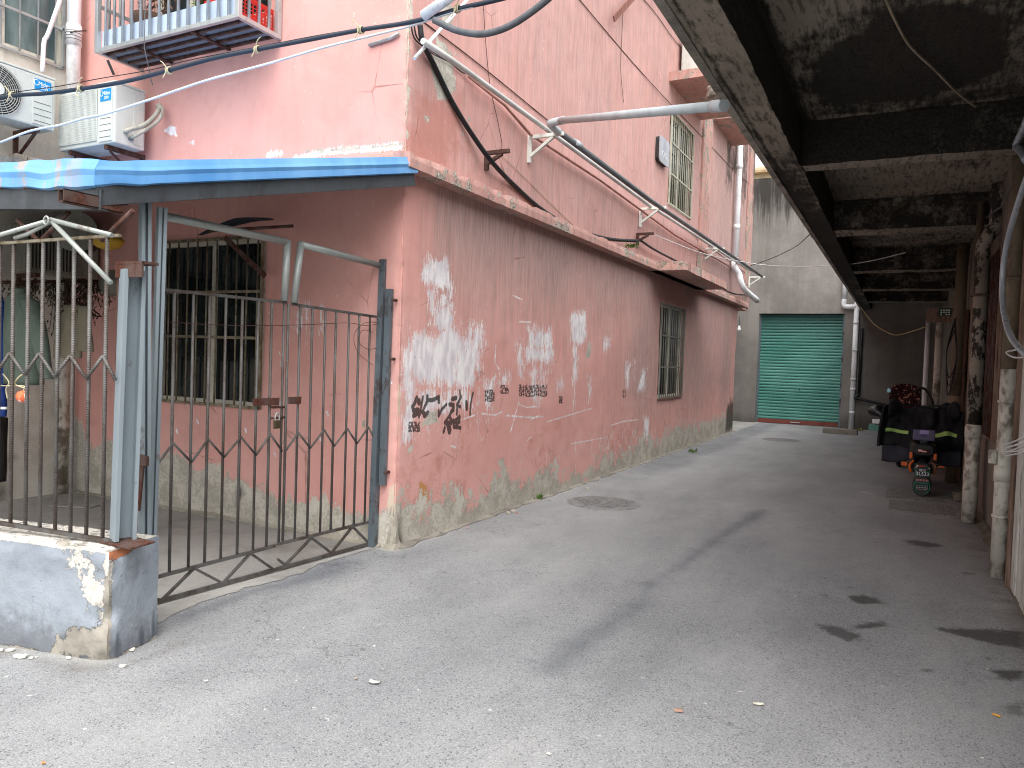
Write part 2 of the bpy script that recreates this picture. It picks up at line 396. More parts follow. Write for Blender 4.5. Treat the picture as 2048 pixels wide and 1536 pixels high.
LEDGEC = mat_rough('old_concrete', '#77716a', '#9c968c', '#3b3731', .7, 5)
DARKWALL = mat_rough('grimy_wall', '#746c63', '#8d8478', '#3c352f', .75, 3, (1, 1, .3), .4, .7)
GALV = rusty('galvanised_steel', '#8a959b', amt=.7, rough=.5, metal=.1, lo=.6, hi=.68, scale=7)
GALVD = rusty('dull_galvanised_steel', '#6f7b83', '#4a3328', amt=.8, rough=.5, metal=.4, lo=.5, hi=.64)
RUST = rusty('rusty_steel', '#5a4a44', '#5a3021', amt=.9, rough=.75, metal=.2, lo=.4, hi=.6, scale=14)
def mat_rebar(name='rebar', ribs=True):
    M = Mat(name, .55, .35, .35); x, y, z = M.xyz(); n = M.noise(8, (1, 1, .35), 6, .7); nF = M.noise(90)
    c = M.mix(M.ss(n, .4, .62), lin('#656462'), lin('#4d443f')); c = M.mix(M.mul(M.ss(nF, .5, .7), .5), c, lin('#736d68'))
    w = M.m_('SINE', M.mul(z, 2*math.pi/.0115))
    if ribs:
        c = M.mix(M.ss(w, -.2, .8, .0, .13), c, lin('#a79f97'))
        return M.out(c, None, M.bump(M.add(w, M.mul(nF, .3)), .35, .002))
    return M.out(c, None, M.bump(nF, .3, .003))
REBAR, IRON = mat_rebar(), mat_rebar('iron_bar', False)
PVC = painted('white_pvc', '#e9ebee', '#8a8577', .45, .45, 5, stretch=(1, 1, .3), lo=.5, hi=.72)
PVCD = painted('stained_white_pvc', '#c9c4b8', '#4b3a28', .55, .8, 4, stretch=(1, 1, .5), lo=.45, hi=.62)
PVCM = painted('mouldy_pvc', '#93887c', '#1e1915', .65, .95, 7, stretch=(1, 1, .6), lo=.46, hi=.54)
PVCB = painted('brown_stained_pvc', '#6f6150', '#2e2314', .6, .8, 4, stretch=(1, 1, .35))
PVCG = painted('grey_pvc', '#b6bcbf', '#6c6f70', .4, .35, 6)
BRKT = painted('white_bracket_paint', '#dfe4dc', '#8a8a7a', .5, .4, 12)
BLACKC = plain('black_cable', '#1d1e21', .5); GREYC = plain('grey_cable', '#55585c', .5); WHITEC = plain('white_cable', '#d6d8d8', .5)
BROWNC = plain('brown_wire', '#4a2f2a', .6); STRING = plain('cream_twine', '#c9bf9d', .9)
def mat_blue():
    M = Mat('blue_sheet', .4, .0, .5); n = M.noise(5, (1, 1, .4), 6, .7); n2 = M.noise(2, (1, 1, .25), 5, .6); nF = M.noise(60)
    x, y, z = M.xyz()
    c = M.mix(M.ss(n2, .3, .7), lin('#4f8bc6'), lin('#73a8d8'))
    rn = M.mul(M.ss(M.add(M.noise(9, (1, 1, .2), 6, .7), M.jit(nF, .15)), .5, .6), M.ss(x, -3.5, -3.75))
    c = M.mix(M.mul(rn, .85), c, lin('#a89684')); c = M.mix(M.mul(M.ss(n, .58, .7), .3), c, lin('#86b0d8'))
    return M.out(c, M.ss(rn, 0, 1, .38, .85), M.bump(n, .15, .01))
BLUE = mat_blue()
DGREY = painted('grey_channel', '#484c50', '#232120', .5, .5, 6)
FRAME = painted('cream_window_frame', '#cfcabb', '#6a6152', .5, .5, 9); ALU = painted('aluminium', '#b9bcbc', '#6f6a62', .35, .45, 9, metal=.5)
BARS = rusty('window_bar', '#958c7a', '#6e5a3c', .8, .45, .5, .45, .6, 14)
M_ = Mat('dark_glass', .06, 0, .5); GLASS = M_.out(M_.mix(M_.ss(M_.noise(3), .4, .7), lin('#14181a'), lin('#26302f')))
M_ = Mat('pale_glass', .1, 0, .5); PGLASS = M_.out(M_.mix(M_.ss(M_.noise(4, (1, 1, .3)), .4, .7), lin('#4a5a5c'), lin('#7b8c8a')))
DARK = plain('dark_inside', '#17130f', .9)
# ================================================================== the pink building
PX, PY, LZ0, LZ1 = -3.433, 4.7, 2.9, 3.02
pink = thing('pink_building', (PX, PY, 0), 'pink plastered two storey building with peeling paint on the corner of the alley', 'building')
def RW(px, py): p = on(px, py, 'x', PX); return (p.y, p.z)
def LW(px, py): p = on(px, py, 'y', PY); return (p.x, p.z)
z6 = lambda pts: [RW(780+x*.4036, 480+y*.4036) for x, y in pts]
z8 = lambda pts: [RW(780+x*.1074, 740+y*.1074) for x, y in pts]
z7 = lambda pts: [RW(780+x*.3027, y*.3027) for x, y in pts]
z5 = lambda pts: [LW(280+x*.2994, 780+y*.2994) for x, y in pts]
z3 = lambda pts: [LW(x*.3907, 750+y*.3907) for x, y in pts]
z1 = lambda pts: [LW(x*.293, y*.293) for x, y in pts]
cem_line = z6([(40, 1230), (75, 1270), (120, 1290), (180, 1280), (230, 1285), (262, 1215), (300, 1190), (330, 1235), (372, 1300), (440, 1262), (500, 1215), (535, 1130), (575, 1085), (610, 1160), (650, 1195), (700, 1190), (745, 1130), (790, 1095), (840, 1170), (905, 1165), (950, 1180), (1000, 1115), (1050, 1075), (1120, 1065), (1200, 1015), (1338, 1010)])
cem_line = [(y_, z_*.9) for y_, z_ in cem_line]
cem_line += [(11, .42), (12, .35), (13, .45), (14.5, .35), (16, .4), (17.8, .45)]
def paint_right(U, V):
    w = np.zeros_like(U); k = w.copy(); pl = w.copy(); mo = w.copy(); ba = w.copy(); sc_ = w.copy(); oc = w.copy()
    for poly, a in [
        ([(200, 100), (285, 110), (300, 235), (250, 240), (195, 215), (165, 170)], 1.0), ([(185, 215), (310, 240), (315, 420), (200, 420)], .52),
        ([(215, 300), (305, 310), (300, 450), (215, 440)], .75), ([(120, 480), (330, 440), (440, 500), (440, 660), (300, 690), (70, 700), (75, 580)], .74),
        ([(70, 560), (240, 550), (330, 640), (430, 610), (410, 730), (240, 720), (120, 690), (70, 980)], .78),
        ([(70, 650), (140, 690), (120, 800), (100, 990), (75, 990)], .8), ([(140, 740), (420, 740), (430, 860), (260, 880), (150, 860)], .5),
        ([(290, 755), (390, 755), (385, 830), (290, 800)], .85), ([(340, 400), (470, 400), (470, 560), (340, 560)], .4),
        ([(680, 430), (800, 440), (805, 560), (680, 555)], .55), ([(670, 540), (805, 545), (800, 600), (675, 600)], .85), ([(680, 600), (810, 600), (740, 820), (690, 800)], .45),
        ([(625, 510), (655, 510), (660, 680), (640, 680)], .6), ([(895, 365), (970, 360), (970, 480), (935, 520), (895, 510)], .74), ([(900, 500), (935, 510), (915, 860), (905, 860)], .5),
        ([(465, 680), (520, 680), (510, 830), (470, 830)], .58), ([(545, 665), (595, 665), (595, 720), (550, 720)], .6), ([(1055, 480), (1100, 480), (1090, 550), (1055, 550)], .5),
        ([(1165, 610), (1190, 620), (1180, 740), (1165, 740)], .6), ([(1250, 640), (1275, 640), (1265, 750), (1230, 750)], .6), ([(1255, 880), (1285, 880), (1280, 980), (1260, 980)], .75),
        ([(820, 690), (860, 690), (850, 750), (825, 750)], .42), ([(970, 660), (1005, 665), (1000, 800), (980, 800)], .38), ([(1205, 590), (1215, 590), (1215, 700), (1205, 700)], .4)]:
        w = np.maximum(w, min(1, a*1.12)*poly_mask(U, V, z6(poly), .1))
    w = np.maximum(w, .26*poly_mask(U, V, z6([(60, 420), (480, 400), (520, 900), (400, 1010), (70, 1010)]), .35))
    w = np.maximum(w, .2*poly_mask(U, V, z6([(1000, 900), (1330, 880), (1330, 1060), (1000, 1180), (700, 1180), (480, 1200), (560, 1060)]), .3))
    w = w*(.5+.85*vnoise(U, V*.22, 16, 61))*(.75+.45*vnoise(U, V*.6, 5, 62)); w = np.maximum(w, .95*poly_mask(U, V, z6([(215, 105), (282, 115), (296, 230), (250, 232), (205, 205)]), .06)); w = np.maximum(w, .8*poly_mask(U, V, z6([(675, 548), (800, 552), (795, 590), (680, 590)]), .06)); w = np.maximum(w, .8*poly_mask(U, V, z6([(900, 375), (965, 370), (960, 470), (905, 480)]), .07))
    k = np.maximum(k, .5*poly_mask(U, V, z6([(90, 540), (430, 500), (420, 600), (100, 700)]), .2)*(vnoise(U, V*.15, 22, 63) > .68))
    S = [([(500, 520), (470, 600), (420, 690), (440, 760), (520, 740), (520, 800), (440, 850)], .03), ([(540, 580), (545, 610)], .035), ([(620, 500), (590, 640), (560, 800), (540, 880)], .02), ([(700, 480), (690, 600), (640, 700)], .024),
         ([(610, 780), (640, 850), (700, 800)], .032), ([(730, 560), (800, 560), (910, 500), (910, 600)], .026), ([(900, 760), (900, 860), (960, 730), (1050, 640)], .022), ([(1110, 640), (1180, 650), (1180, 740), (1130, 790), (1110, 850)], .028),
         ([(1320, 500), (1260, 620), (1240, 820)], .024), ([(1240, 650), (1310, 690)], .022), ([(1550, 430), (1500, 640), (1490, 830)], .02), ([(1300, 380), (1310, 520)], .018), ([(1420, 600), (1430, 720)], .03), ([(1160, 540), (1230, 520)], .03),
         ([(1100, 860), (1010, 980)], .022), ([(1100, 860), (1160, 960)], .022), ([(1010, 1080), (990, 1150)], .025), ([(1085, 1050), (1100, 1130)], .048), ([(1040, 990), (1140, 980)], .03),
         ([(1190, 960), (1290, 870), (1290, 960), (1240, 1000), (1180, 940), (1180, 1060), (1310, 1075)], .026)]
    for pl_, wd in S: k = np.maximum(k, stroke_mask(U, V, z8(pl_), wd*.72, .014))
    for (x, y, ww, hh) in [(90, 905, 58, 50), (470, 745, 50, 60), (548, 722, 42, 44), (640, 720, 140, 60), (835, 778, 20, 34), (1150, 745, 18, 40), (1060, 500, 30, 30), (690, 480, 110, 50), (110, 560, 50, 30), (180, 500, 70, 35)]:
        nr = 2 if hh < 55 else 3; nc = max(3, int(ww/9)); a_ = 1. if y > 700 else .6
        for r in range(nr):
            for c_ in range(nc):
                x0, y0 = x+ww*c_/nc, y+hh*r/nr; dx, dy = ww/nc*.62, hh/nr*.68
                u = random.random()
                st = [[(x0, y0), (x0+dx, y0), (x0+dx, y0+dy), (x0, y0+dy)], [(x0+dx, y0), (x0, y0+dy*.5), (x0+dx, y0+dy)], [(x0, y0), (x0, y0+dy), (x0+dx, y0+dy)], [(x0, y0+dy*.5), (x0+dx, y0+dy*.5), (x0+dx*.5, y0), (x0+dx*.5, y0+dy)]][int(u*4)]
                k = np.maximum(k, a_*stroke_mask(U, V, z6(st), .008, .016))
    for a, b in [((0, .5), (.9, .3)), ((.7, .2), (1.6, .5))]: pass
    # thin scratches
    for pl_ in [[(355, 890), (420, 868)], [(460, 860), (520, 868), (560, 850)], [(580, 870), (690, 880), (760, 875)], [(780, 900), (880, 870), (1000, 835)], [(600, 950), (640, 800)], [(900, 1010), (1060, 980)], [(330, 1030), (300, 1020)], [(640, 405), (700, 408)], [(610, 275), (655, 295)], [(525, 520), (520, 610), (540, 640)], [(680, 995), (705, 975)], [(640, 815), (680, 830), (730, 825)], [(1090, 920), (1150, 900), (1230, 890)], [(700, 890), (740, 870)]]:
        w = np.maximum(w, .95*stroke_mask(U, V, z6(pl_), .004, .012))
    pl = np.maximum(pl, below_line(U, V, cem_line, .42))
    pl = np.maximum(pl, .75*poly_mask(U, V, z6([(985, 490), (1000, 520), (995, 590), (965, 590)]), .04)); pl = np.maximum(pl, .8*poly_mask(U, V, z6([(90, 1030), (120, 1000), (105, 1050), (85, 1055)]), .04))
    pl = np.maximum(pl, .7*poly_mask(U, V, z6([(1205, 920), (1220, 950), (1210, 1000)]), .06))
    pl = np.maximum(pl, .85*poly_mask(U, V, z8([(560, 1060), (720, 800), (880, 730), (890, 900), (930, 1030), (830, 980)]), .04))
    ba = np.maximum(ba, .75*poly_mask(U, V, z8([(30, 250), (200, 150), (260, 420), (200, 900), (170, 1300), (60, 1200)]), .08))
    ba = np.maximum(ba, .42*poly_mask(U, V, [(4.69, .2), (4.82, .2), (4.8, 1.1), (4.74, 2.3), (4.69, 2.3)], .05))
    ba = np.maximum(ba, .7*stroke_mask(U, V, [(4.7, .15), (4.705, .9), (4.7, 2.2)], .012, .02))
    mo = np.maximum(mo, .75*poly_mask(U, V, z6([(5, 1500), (25, 1370), (60, 1290), (75, 1500), (60, 1540), (10, 1540)]), .12))
    mo = np.maximum(mo, .32*below_line(U, V, [(4.7, .03), (8, .06), (9.5, .1), (12, .16), (17.8, .22)], .25))
    mo = np.maximum(mo, .9*poly_mask(U, V, [(16.9, 0), (16.95, .5), (17.3, .75), (17.8, .8), (17.8, 0)], .2))
    mo = np.maximum(mo, .3*poly_mask(U, V, [(5.3, 2.9), (5.5, 2.55), (7.6, 2.6), (10, 2.9)], .3))  # darker streak on the wall just below the ledge
    oc = np.maximum(poly_mask(U, V, z6([(145, 1195), (175, 1215), (190, 1290), (140, 1290)]), .05), poly_mask(U, V, z6([(150, 1340), (165, 1350), (165, 1440), (152, 1440)]), .04))
    gr = np.clip((V-1.15)/1.5, 0, 1)*np.clip((U-4.72)/.5, .25, 1)*.9; gr = np.maximum(gr, np.clip((U-8)/3.5, 0, .8)*np.clip(V/1.2, .3, 1))
    gr = gr*1.12*(.75+.5*(vnoise(U, V*.15, 1.2, 3)-.5)*2*.5+.1); sc_ = .55*np.clip(1-V/1.5, 0, 1)+.3*(vnoise(U, V, .8, 5) > .6)
    return {'paint': layers(U, w, k, pl, gr), 'paint2': layers(U, mo, ba, sc_*.8, oc)}
def wob(axis, sgn, edge=None):
    def d(U, V):
        n = (vnoise(U, V, 1.3, 11)-.5)*.016+(vnoise(U, V, 7, 12)-.5)*.004
        if edge is not None:
            e = np.clip(1-np.abs(U-edge)/.06, 0, 1); n = n*(np.abs(U-edge) > .02)-e*vnoise(U*0, V, 18, 13)*.014
        o = np.zeros(U.shape+(3,)); o[..., axis] = sgn*n; return o
    return d
xw = lambda U, V: np.stack([np.full_like(U, PX), U, V], -1)
yw = lambda U, V: np.stack([U, np.full_like(U, PY), V], -1)
WIN_L = (11.58, 13.02, .95, 2.48); WIN_U = (11.72, 13.12, 4.05, 5.53); WIN_Y = (-6.23, -4.86, 1.0, 2.48); WIN_B = (-6.35, -4.85, 4.35, 5.9)
surf('wall', lines((4.7, 7.6, 290), (7.6, 17.7, 380)), lines((-.1, .3, 30), (.3, 2.2, 210), (2.2, 2.95, 45)), xw, PINK, pink, [WIN_L], paint_right, wob(0, 1, 4.7), flip=False)
def paint_right_up(U, V):
    z0 = np.zeros_like(U); pl, mo, w, ba, sc_ = z0.copy(), z0.copy(), z0.copy(), z0.copy(), z0.copy()
    pl = np.maximum(pl, poly_mask(U, V, z7([(315, 265), (375, 300), (430, 360), (415, 480), (430, 590), (395, 650), (310, 650), (280, 540), (262, 440), (300, 340)]), .07))
    pl = np.maximum(pl, poly_mask(U, V, z7([(330, 10), (410, 0), (420, 120), (405, 230), (380, 190), (350, 130)]), .07)); pl = np.maximum(pl, .9*poly_mask(U, V, z7([(215, 755), (250, 760), (262, 800), (230, 815)]), .05))
    pl = np.maximum(pl, .85*stroke_mask(U, V, [(4.7, 3.0), (4.705, 4.0), (4.7, 5.5), (4.7, 7)], .03, .05))
    ba = np.maximum(ba, .65*stroke_mask(U, V, [(4.7, 3.0), (4.7, 7)], .05, .06))
    sc_ = .75*poly_mask(U, V, z7([(150, 560), (500, 520), (520, 900), (300, 1000), (130, 900)]), .3)+.5*np.clip(1-(V-3)/.6, 0, 1)
    mo = np.maximum(mo, .6*np.clip((U-14.5)/1.5, 0, 1)*np.clip((V-4.5)/1, 0, 1)*(vnoise(U, V*.1, 2.5, 8) > .5)); mo = np.maximum(mo, .3*poly_mask(U, V, [(12.9, 4.1), (14.6, 4.3), (14.6, 6), (13.2, 6)], .5))
    gr = .5+.16*vnoise(U, V*.3, .7, 9)+.3*np.clip((U-9)/8, 0, 1)
    for y, z in ((7.3, 4.35), (5.6, 3.55), (5.5, 3.4), (6.3, 3.3)): pl = np.maximum(pl, .8*stroke_mask(U, V, [(y, z), (y+.02, z+.02)], .02, .03))
    return {'paint': layers(U, w, z0, pl, gr), 'paint2': layers(U, mo, ba, sc_, z0)}
surf('wall', lines((4.7, 8, 170), (8, 19.1, 260)), lines((2.95, 4.3, 90), (4.3, 7.2, 110)), xw, PINK, pink, [WIN_U], paint_right_up, wob(0, 1, 4.7))
def paint_left(U, V):
    z0 = np.zeros_like(U); ln = z5([(100, 430), (180, 425), (240, 418), (300, 440), (340, 490), (365, 520), (390, 552), (420, 530), (450, 510), (500, 515), (530, 510), (552, 560), (575, 570), (586, 545), (610, 580), (640, 610), (690, 630), (760, 655), (830, 655), (880, 690), (920, 722), (985, 720), (1005, 690), (1020, 760), (1080, 752), (1100, 748), (1190, 762), (1215, 758), (1225, 700), (1250, 700), (1256, 790), (1330, 790), (1400, 818), (1500, 815), (1570, 822), (1640, 822), (1680, 812)])
    ln += z3([(360, 180), (385, 215), (420, 250), (440, 340), (470, 345), (500, 372), (530, 345), (560, 340), (600, 335), (660, 330), (700, 410)]) + [(-7.5, 1.2)]
    pl = below_line(U, V, ln, .16); w = z0.copy(); sc_ = .35*np.clip(1-V/1.3, 0, 1)
    for x, y0, y1 in ((1160, 830, 1050), (1215, 830, 930), (1325, 850, 1030)):
        w = np.maximum(w, .62*stroke_mask(U, V, [LW(280+x*.2734, 380+y0*.2734), LW(280+x*.2734, 380+y1*.2734)], .02, .05))
    w = np.maximum(w, .3*poly_mask(U, V, [LW(280+x*.2734, 380+y*.2734) for x, y in ((1100, 820), (1240, 820), (1240, 1120), (1100, 1120))], .1))
    mo = .75*poly_mask(U, V, z5([(640, 640), (680, 640), (700, 700), (650, 800), (630, 780)]), .08); mo = np.maximum(mo, .55*poly_mask(U, V, z5([(780, 660), (900, 730), (920, 790), (820, 760)]), .12))
    mo = np.maximum(mo, .45*poly_mask(U, V, z5([(120, 640), (270, 640), (270, 760), (120, 760)]), .2)); mo = np.maximum(mo, .35*below_line(U, V, [(-7.5, .05), (-3.4, .05)], .15))
    ba = .8*poly_mask(U, V, z5([(1660, 640), (1720, 600), (1720, 1060), (1660, 1040), (1640, 850)]), .06)
    pl = np.maximum(pl, .9*poly_mask(U, V, [LW(725, 835), LW(735, 838), LW(732, 858), LW(722, 855)], .03))
    for q in range(16): 
        x, y = rng.uniform(-6.6, -3.5), rng.uniform(.6, 1.5); w = np.maximum(w, .9*stroke_mask(U, V, [(x, y), (x+.02, y-.03)], .008, .012))
    gr = .12+0*U
    return {'paint': layers(U, w, z0, pl, gr), 'paint2': layers(U, mo, ba, sc_, z0)}
surf('wall', lines((-7.6, -3.433, 330)), lines((-.1, 1.3, 140), (1.3, 2.95, 60)), yw, PINK, pink, [WIN_Y], paint_left, wob(1, -1, -3.433), flip=False)
def paint_left_up(U, V):
    z0 = np.zeros_like(U); pl = z0.copy(); w = z0.copy(); sc_ = z0.copy()
    for poly in ([(1120, 890), (1165, 860), (1195, 870), (1205, 930), (1140, 905)], [(1290, 975), (1325, 955), (1330, 990)]): w = np.maximum(w, 1.0*poly_mask(U, V, z1(poly), .02))
    for pl_ in ([(590, 318), (640, 305), (700, 300), (800, 292)], [(535, 310), (560, 306)]): w = np.maximum(w, .95*stroke_mask(U, V, [LW(*p) for p in pl_], .02, .03)); 
    for pl_ in ([(600, 304), (720, 296), (810, 288)],): pl = np.maximum(pl, .8*stroke_mask(U, V, [LW(*p) for p in pl_], .02, .04))
    st = (vnoise(U, V*.03, 9, 21) > .62)*np.clip(1.2-np.abs(U+5.0)/.5, 0, 1)*.5; sc_ = np.maximum(st, .45*np.clip(1-np.abs(U+4.8)/.25, 0, 1)*(vnoise(U, V*.03, 14, 22) > .5))
    ba = .7*stroke_mask(U, V, [(-3.44, 3.3), (-3.44, 7)], .03, .05)
    return {'paint': layers(U, w, z0, pl, z0+.02), 'paint2': layers(U, z0, ba, sc_*.6, z0)}
surf('wall', lines((-7.6, -3.433, 280)), lines((2.95, 4.6, 110), (4.6, 7.2, 60)), yw, PINK, pink, [WIN_B], paint_left_up, wob(1, -1, -3.433))
b = MB(); b.mm(-12, PX-.02, 19.06, 19.1, LZ0, 7.2).mm(-12, PX-.02, 17.66, 17.7, -.1, LZ0).mm(-7.9, -7.6, PY+.02, 19, 2.95, 7.2)  # last box: unseen back wall that keeps light out
b.mm(-12, PX-.02, 17.6, 19.06, LZ0-.02, LZ0+.08)
b.build('end_wall', TRIM, pink)
MB().mm(-12, PX+.25, PY-.25, 19.3, 7.2, 7.35).build('roof', LEDGEC, pink, .01)  # unseen flat roof, added to keep light out of the building
# string-course ledge, its outer lip chipped
def ledge(pa, pb, out, z0, z1, n, seed, amp=.03):
    pa, pb = Vector(pa), Vector(pb); rings = []; nrm = Vector(out)
    for i in range(n+1):
        t = i/n; p = pa.lerp(pb, t); c = mnoise.noise(Vector((t*n*.35+seed, seed, 0))); c2 = mnoise.noise(Vector((t*n*.9+seed, seed, 3)))
        k = max(0, c)*amp*1.4+max(0, c2)*amp*.5; kt = max(0, mnoise.noise(Vector((t*n*.3, seed+5, 0))))*amp
        q = p+nrm; r_ = [p+Vector((0, 0, z0)), q+Vector((0, 0, z0))-nrm.normalized()*k*.2, q+Vector((0, 0, z0+(z1-z0)*.55))-nrm.normalized()*k*.5, q+Vector((0, 0, z1-kt))-nrm.normalized()*(k+.01), p+Vector((0, 0, z1+.01))]
        rings.append(r_)
    return MB().loft(rings, smooth=False)
ledge((PX-.02, PY-.12, 0), (PX-.02, 18.3, 0), (.16, 0, 0), LZ0, LZ1, 260, 2.3).build('ledge', TRIM, pink)
ledge((PX-.02, PY+.02, 0), (-7.5, PY+.02, 0), (0, -.1, 0), LZ0+.03, LZ1, 120, 6.1, .02).build('ledge', TRIM, pink)
# broken slab over the ground-floor window, slabs over the upper windows
def slab(y0, y1, x1, z0, z1, broken, name='canopy_slab'):
    rings = []
    for i in range(41):
        t = i/40; y = y0+(y1-y0)*t; e = broken*(.5+mnoise.noise(Vector((y*4, 1, z0)))+.6*mnoise.noise(Vector((y*13, 2, z0))))
        rings.append([(PX-.02, y, z0), (x1-e*.3, y, z0), (x1-e*.7, y, z0+(z1-z0)*.5), (x1-e, y, z1), (PX-.02, y, z1)])
    return MB().loft(rings, smooth=False).build(name, TRIM, pink)
cs = on(1392, 532, 'z', 2.97); cs2 = on(1439, 562, 'z', 2.95)
slab(10.95, 13.9, -2.88, 2.9, 3.03, .05)
slab(11.55, 13.6, -2.75, 5.92, 6.06, .01)
slab(14.5, 16.4, -3.05, 6.2, 6.3, .01)
MB().mm(PX+.002, PX+.04, 13.75, 14.4, LZ1+.01, 7.19).build('pilaster', TRIM, pink); MB().mm(PX+.002, PX+.04, 18.3, 18.7, LZ1+.01, 7.19).build('pilaster', TRIM, pink)
# windows
def window(name, parent, ax, hole, depth, nb, rails, mullions, glass=GLASS, frame=FRAME, barm=BARS, proud=.02, rbar=.007, sgn=1, sill=False):
    """ax 'x': wall at x=PX facing +x, coordinates (y,z); ax 'y': wall at y facing -y"""
    u0, u1, z0, z1 = hole
    def P(u, z, d): return Vector((PX-sgn*d, u, z)) if ax == 'x' else (Vector((u, PY+d, z)) if ax == 'y' else Vector((ax-d, u, z)))
    def bx(mb, ua, ub, za, zb, da, db):
        a, b_ = P(ua, za, da), P(ub, zb, db); return mb.mm(a.x, b_.x, a.y, b_.y, a.z, b_.z)
    t = .05; fr = MB(); e = .004
    for (ua, ub, za, zb) in ((u0, u0+t, z0, z1), (u1-t, u1, z0, z1), (u0+t, u1-t, z0, z0+t), (u0+t, u1-t, z1-t, z1)): bx(fr, ua, ub, za, zb, depth-.06, depth)
    for q in mullions: bx(fr, u0+(u1-u0)*q-.025, u0+(u1-u0)*q+.025, z0+t, z1-t, depth-.055, depth-.004)
    w = fr.build(name, frame, parent, .003)
    rv = MB()
    for (ua, ub, za, zb) in ((u0-.02, u0, z0-.02, z1+.02), (u1, u1+.02, z0-.02, z1+.02), (u0, u1, z0-.02, z0), (u0, u1, z1, z1+.02)): bx(rv, ua, ub, za, zb, .012, depth+.05)
    rv.build('reveal', TRIM if ax != 'w' else WASH, w)
    bx(MB(), u0+t*.5, u1-t*.5, z0+t*.5, z1-t*.5, depth-.03, depth-.022).build('pane', glass, w)
    bx(MB(), u0-.1, u1+.1, z0-.1, z1+.1, depth+.3, depth+.32).build('room', DARK, w)
    g = MB()
    for i in range(nb):
        u = u0+(u1-u0)*(i+.5)/nb; g.tube([P(u, z0+.02, -proud), P(u, z1-.02, -proud)], rbar, 6)
    for q in rails: bx(g, u0+.005, u1-.005, z0+(z1-z0)*q-.012, z0+(z1-z0)*q+.012, -proud-.012, -proud+.008)
    for u in (u0+.008, u1-.008): bx(g, u-.012, u+.012, z0, z1, -proud-.012, -proud+.008)
    if nb: g.build('grille', barm, w)
    if sill: bx(MB(), u0-.03, u1+.03, z0-.06, z0, -.05, depth-.07).build('sill', TRIM, w)
    return w
GBAR = painted('pale_green_bar', '#b9b8a4', '#5f5645', .5, .6, 12)
window('window', pink, 'x', WIN_L, .1, 12, (.01, .33, .66, .99), (.5,), barm=painted('grey_bar', '#7d7c74', '#3d342c', .5, .7, 10))
window('window', pink, 'x', WIN_U, .1, 12, (.01, .33, .66, .99), (.5,), barm=GBAR)
window('window', pink, 'y', WIN_Y, .09, 11, (.005, .41, .68, .995), (.52,), glass=GLASS, sill=False, rbar=.0085)
window('window', pink, 'y', WIN_B, .1, 0, (), (.3, .62), glass=GLASS)
# cement fillet along the foot of the wall
def fillet(pts, w, h, mat, name, par, seed):
    rings = []
    for i, (a, n) in enumerate(pts):
        a, n = Vector(a), Vector(n); k = .7+.6*mnoise.noise(Vector((i*.31, seed, 0))); hh = h*(.8+.5*mnoise.noise(Vector((i*.23, seed, 4))))
        rings.append([a+Vector((0, 0, -.05)), a+n*w*k*1.1+Vector((0, 0, -.05)), a+n*w*k+Vector((0, 0, .008)), a+n*w*.45*k+Vector((0, 0, hh*.45)), a+Vector((0, 0, hh))])
    return MB().loft(rings, smooth=False).build(name, mat, par)
fillet([((PX-.01, y, 0), (1, 0, 0)) for y in np.arange(4.72, 17.9, .07)], .085, .03, LEDGEC, 'footing', pink, 1)
fillet([((x, PY+.01, .004), (0, -1, 0)) for x in np.arange(-7.4, -3.5, .07)], .07, .04, CEM, 'footing', pink, 8)
# crumbling foot of the corner
rings = []
for i in range(9):
    z = [-.05, .0, .04, .1, .17, .24, .31, .36, .4][i]; r0 = [.085, .07, .05, .04, .034, .03, .026, .02, .006][i]; ring = []
    for k_ in range(14):
        a = 2*math.pi*k_/14; rr = r0*(1+.5*mnoise.noise(Vector((math.cos(a)*3, math.sin(a)*3, z*11)))+.25*mnoise.noise(Vector((math.cos(a)*9, math.sin(a)*9, z*30))))
        ring.append((PX-.03+math.cos(a)*rr, PY+.03+math.sin(a)*rr, z))
    rings.append(ring)
MB().loft(rings, smooth=False).build('corner_render', CEM, pink)
# ================================================================== white house (faces the yard from the side)
WX = -7.45
house = thing('white_house', (WX, 2.5, 0), 'whitewashed house with barred windows meeting the pink building at the yard', 'building')
WH1 = (2.2, 4.52, 4.2, 6.6); WH2 = (2.2, 3.55, 1.35, 2.4)
surf('wall', [-1, 4.69], [-.1, 8], lambda U, V: np.stack([np.full_like(U, WX), U, V], -1), WASH, house, [WH1, WH2])
MB().mm(-14, WX-.4, -1, 4.6, 7.9, 8.0).mm(-14, WX-.02, -1.1, -1.0, -.1, 8).build('roof', LEDGEC, house)
ROOM = MB
w_ = window('window', house, WX, WH1, .06, 14, (.0, .155, .3), (.22, .5, .76), glass=PGLASS, frame=FRAME, barm=ALU, rbar=.009)
w_ = window('window', house, WX, WH2, .08, 9, (.02, .5, .98), (.5,), glass=GLASS, frame=FRAME, barm=BARS)
rings = []
for i in range(30):
    y = 1.5+3.0*i/29; e = .05*mnoise.noise(Vector((y*3, 0, 1)))
    rings.append([(WX-.02, y, 3.0), (-7.02+e, y, 3.02), (-7.0+e, y, 3.11+e*.4), (WX-.02, y, 3.14)])
MB().loft(rings, smooth=False).build('ledge', LEDGEC, house)
MB().mm(WX+.01, -7.06, 1.5, 4.35, 2.9, 2.985).build('gutter', painted('faded_blue_metal', '#8fb0c8', '#5a6a70'), house, .01)
